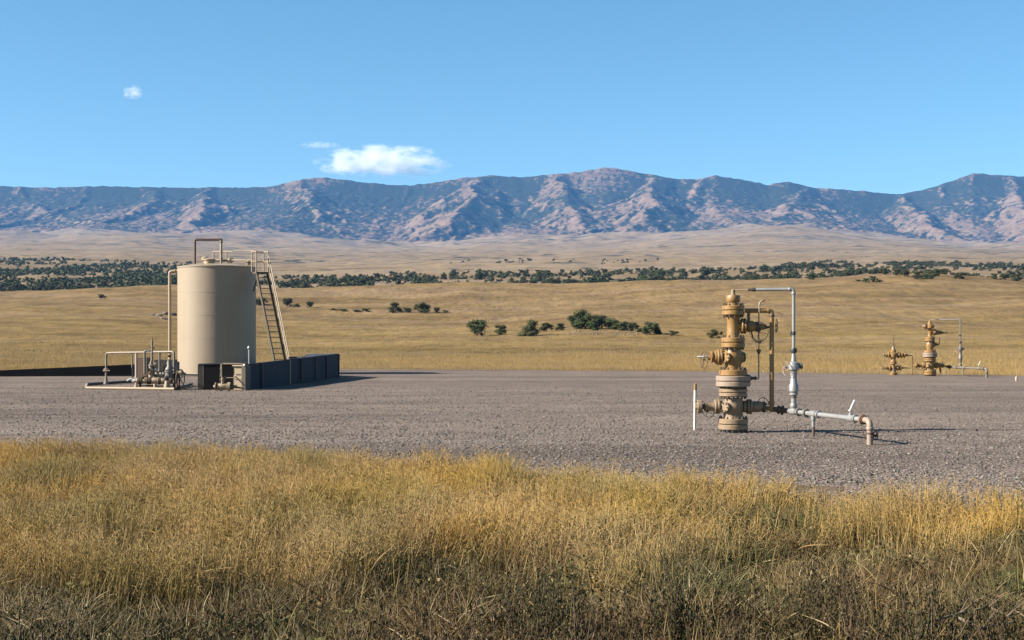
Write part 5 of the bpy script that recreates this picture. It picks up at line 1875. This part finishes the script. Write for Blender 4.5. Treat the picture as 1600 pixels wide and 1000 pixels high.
# coarser tufts further out on the slope
n = 70000
d = 110 * (520 / 110) ** (RNG.random(n) ** 1.1)
x = (RNG.random(n) - 0.5) * 0.84 * d
k = fbm(x / 9, d / 30, 4, 111) + 0.5 * RNG.normal(size=n) > 0.1
x, d = x[k], d[k]; n = len(x)
p1 = np.clip(0.5 + 0.9 * fbm(x / 12, d / 40, 4, 113), 0, 1)
tip = blend(p1, C3(0.40, 0.27, 0.10), C3(0.33, 0.235, 0.12)) * (0.8 + 0.4 * RNG.random((n, 1)))
strands('meadow_tufts', np.stack([x, d, ground_z(x, d) - 0.02], 1), 0.16 + 0.22 * RNG.random(n), np.abs(0.4 + 0.3 * RNG.normal(size=n)), RNG.random(n) * 6.283, tip * 0.85, tip, (0.012 + 0.012 * RNG.random(n)) * d / 150, 3)


# ------------------------------------------------------------------ single weeds in front
def weed_meshes(seed, stems, height):
    rng = np.random.default_rng(seed)
    sm = MB()
    lc, ln_ = [], []
    for s in range(stems):
        th = rng.random() * 6.283
        sp = 0.40 * math.sqrt(rng.random())
        h = (0.62 + 0.38 * rng.random()) * (1 - 1.0 * sp)
        pts = [np.array([0.02 * math.cos(th), 0.02 * math.sin(th), -0.03])]
        for q in range(1, 5):
            f = q / 4
            pts.append(np.array([sp * f ** 1.2 * math.cos(th) + 0.02 * rng.normal(), sp * f ** 1.2 * math.sin(th) + 0.02 * rng.normal(), h * f]))
        sm.tube(pts, [0.008, 0.007, 0.006, 0.004, 0.002], 4)
        for q in range(120):
            f = 0.12 + 0.88 * rng.random()
            i = min(int(f * 4), 3); g = f * 4 - i
            p = pts[i] * (1 - g) + pts[i + 1] * g
            dv = rng.normal(size=3); dv[2] = abs(dv[2]) * 0.7
            dv /= np.linalg.norm(dv)
            off = 0.11 * (1.15 - f) * rng.random()
            lc.append(p + dv * off); ln_.append(dv)
    lc, ln_ = np.array(lc), np.array(ln_)
    n = len(lc)
    # narrow upward leaves
    a = ln_ * 0.5 + np.array([0, 0, 0.6]) + 0.35 * rng.normal(size=(n, 3))
    a /= np.linalg.norm(a, axis=1, keepdims=True)
    b_ = np.cross(a, rng.normal(size=(n, 3))); b_ /= np.linalg.norm(b_, axis=1, keepdims=True)
    L_ = (0.018 + 0.022 * rng.random(n))[:, None]
    q = np.stack([lc, lc + a * L_ * 0.5 + b_ * L_ * 0.16, lc + a * L_, lc + a * L_ * 0.5 - b_ * L_ * 0.16], 1).reshape(-1, 3)
    leaf = np_mesh('leaves', q, np.arange(n * 4).reshape(-1, 4), [M['weed']], link=False)
    st_ = bpy.data.meshes.new('stems')
    st_.from_pydata(sm.v, [], sm.f)
    st_.materials.append(M['weed_stem'])
    return leaf, st_


WEEDS = [weed_meshes(300 + k, 36 + 5 * k, 1) for k in range(4)]
WEED_SPOTS = [
    (1065, 842, 92, 'spiky dark weed standing tallest against the gold grass in front of the wellhead'),
    (1020, 868, 80, 'bushy dark weed leaning on the spiky one before the wellhead'),
    (1300, 835, 95, 'pointed dark weed breaking into the gold grass below the flow line elbow'),
    (1265, 868, 80, 'rounded dark weed at the foot of the pointed one'),
    (1340, 872, 76, 'brownish weed beside the pointed one below the flow line elbow'),
    (870, 835, 80, 'thin upright dark weed in the gold grass at the middle'),
    (838, 852, 78, 'short dark weed next to the thin upright one at the middle'),
    (905, 872, 90, 'wide grey-green weed below the thin upright one'),
    (955, 880, 84, 'grey-green weed between the wide one and the bushy one'),
    (1545, 850, 100, 'large dark weed at the edge of the gold grass near the picture side'),
    (1590, 870, 96, 'dark weed behind the large one near the picture side'),
    (1450, 850, 62, 'small brown weed between the pointed and the large weed'),
    (1180, 880, 76, 'low brown weed amid green stems below the wellhead'),
    (800, 892, 78, 'low olive weed left of the middle weeds'),
    (285, 890, 76, 'olive weed lowest before the tank, by the rusty patch'),
    (60, 905, 84, 'dark olive weed in the near corner below the black wall'),
    (140, 915, 78, 'dense olive weed beside the corner one'),
    (220, 940, 90, 'rusty brown weed below the pipe skid'),
    (420, 915, 74, 'dark brown weed below the blue wall end'),
    (600, 905, 78, 'brown weed in the dip of the grass left of middle'),
    (690, 925, 84, 'green weed in the dip of the grass left of middle'),
    (1110, 935, 84, 'rusty weed in the nearest row under the wellhead'),
    (1400, 925, 84, 'dull brown weed above the fallen branch'),
    (760, 960, 90, 'dark weed at the bottom edge near the middle'),
]
for k, (u, yt, hp, lab) in enumerate(WEED_SPOTS):
    # the row of the top fixes the distance once the height is known
    h = 0.66 + 0.2 * RNG.random()
    d = (EYE - h) * F / (yt - HOR) if k < 60 else 9
    X_ = (u - 800) * d / F
    o = thing('weed', lab, 'weed', (X_, d, float(ground_z(X_, d)) - 0.01), RNG.random() * 6.28, 'dark weeds in front of the gold grass')
    o.scale = (h * 0.85, h * 0.85, h * 1.1)
    lm, sm_ = WEEDS[k % 4]
    for nm, me in (('leaves', lm), ('stems', sm_)):
        c = bpy.data.objects.new(nm, me); COL.objects.link(c); c.parent = o
        if nm == 'leaves':
            c['kind'] = 'stuff'

# fallen bleached branches in the near corner
for q, (lab, pts) in enumerate((
        ('bleached fallen branch lying in the weeds at the near corner', [(1440, 975, 6.7, .10), (1500, 958, 6.85, .16), (1545, 948, 6.95, .22), (1575, 962, 6.85, .14), (1600, 956, 6.9, .16)]),
        ('forked pale twig lying beside the fallen branch', [(1490, 962, 6.75, .10), (1535, 982, 6.6, .08), (1580, 972, 6.65, .12)]))):
    br_ = thing('fallen_branch', lab, 'branch', (0, 0, 0))
    P3 = [P(u, y_, d_) for u, y_, d_, _ in pts]
    MB().tube(P3, [0.0075 - 0.001 * i for i in range(len(P3))], 7).build('limb', M['twig'], br_)
    rr_ = random.Random(q)
    for i in range(1, len(P3) - 1):
        for s_ in (-1, 1):
            e_2 = P3[i] + Vector((0.10 * rr_.random() + 0.05, 0.08 * s_, 0.06 + 0.07 * rr_.random()))
            MB().tube([P3[i], (P3[i] + e_2) / 2 + Vector((0, 0, 0.015)), e_2], [0.0026, 0.0018, 0.001], 5).build('twig', M['twig'], br_)


# every surface colour above was picked for a slightly duller sun; one common factor sets the real reflectance
ALB = 0.60
for m_ in bpy.data.materials:
    if not m_.use_nodes:
        continue
    for b_ in [q for q in m_.node_tree.nodes if q.type == 'BSDF_PRINCIPLED']:
        s_ = b_.inputs['Base Color']
        if s_.is_linked:
            src = s_.links[0].from_socket
            m_.node_tree.links.new(mix(m_.node_tree, 1.0, src, (ALB,) * 3, 'MULTIPLY'), s_)
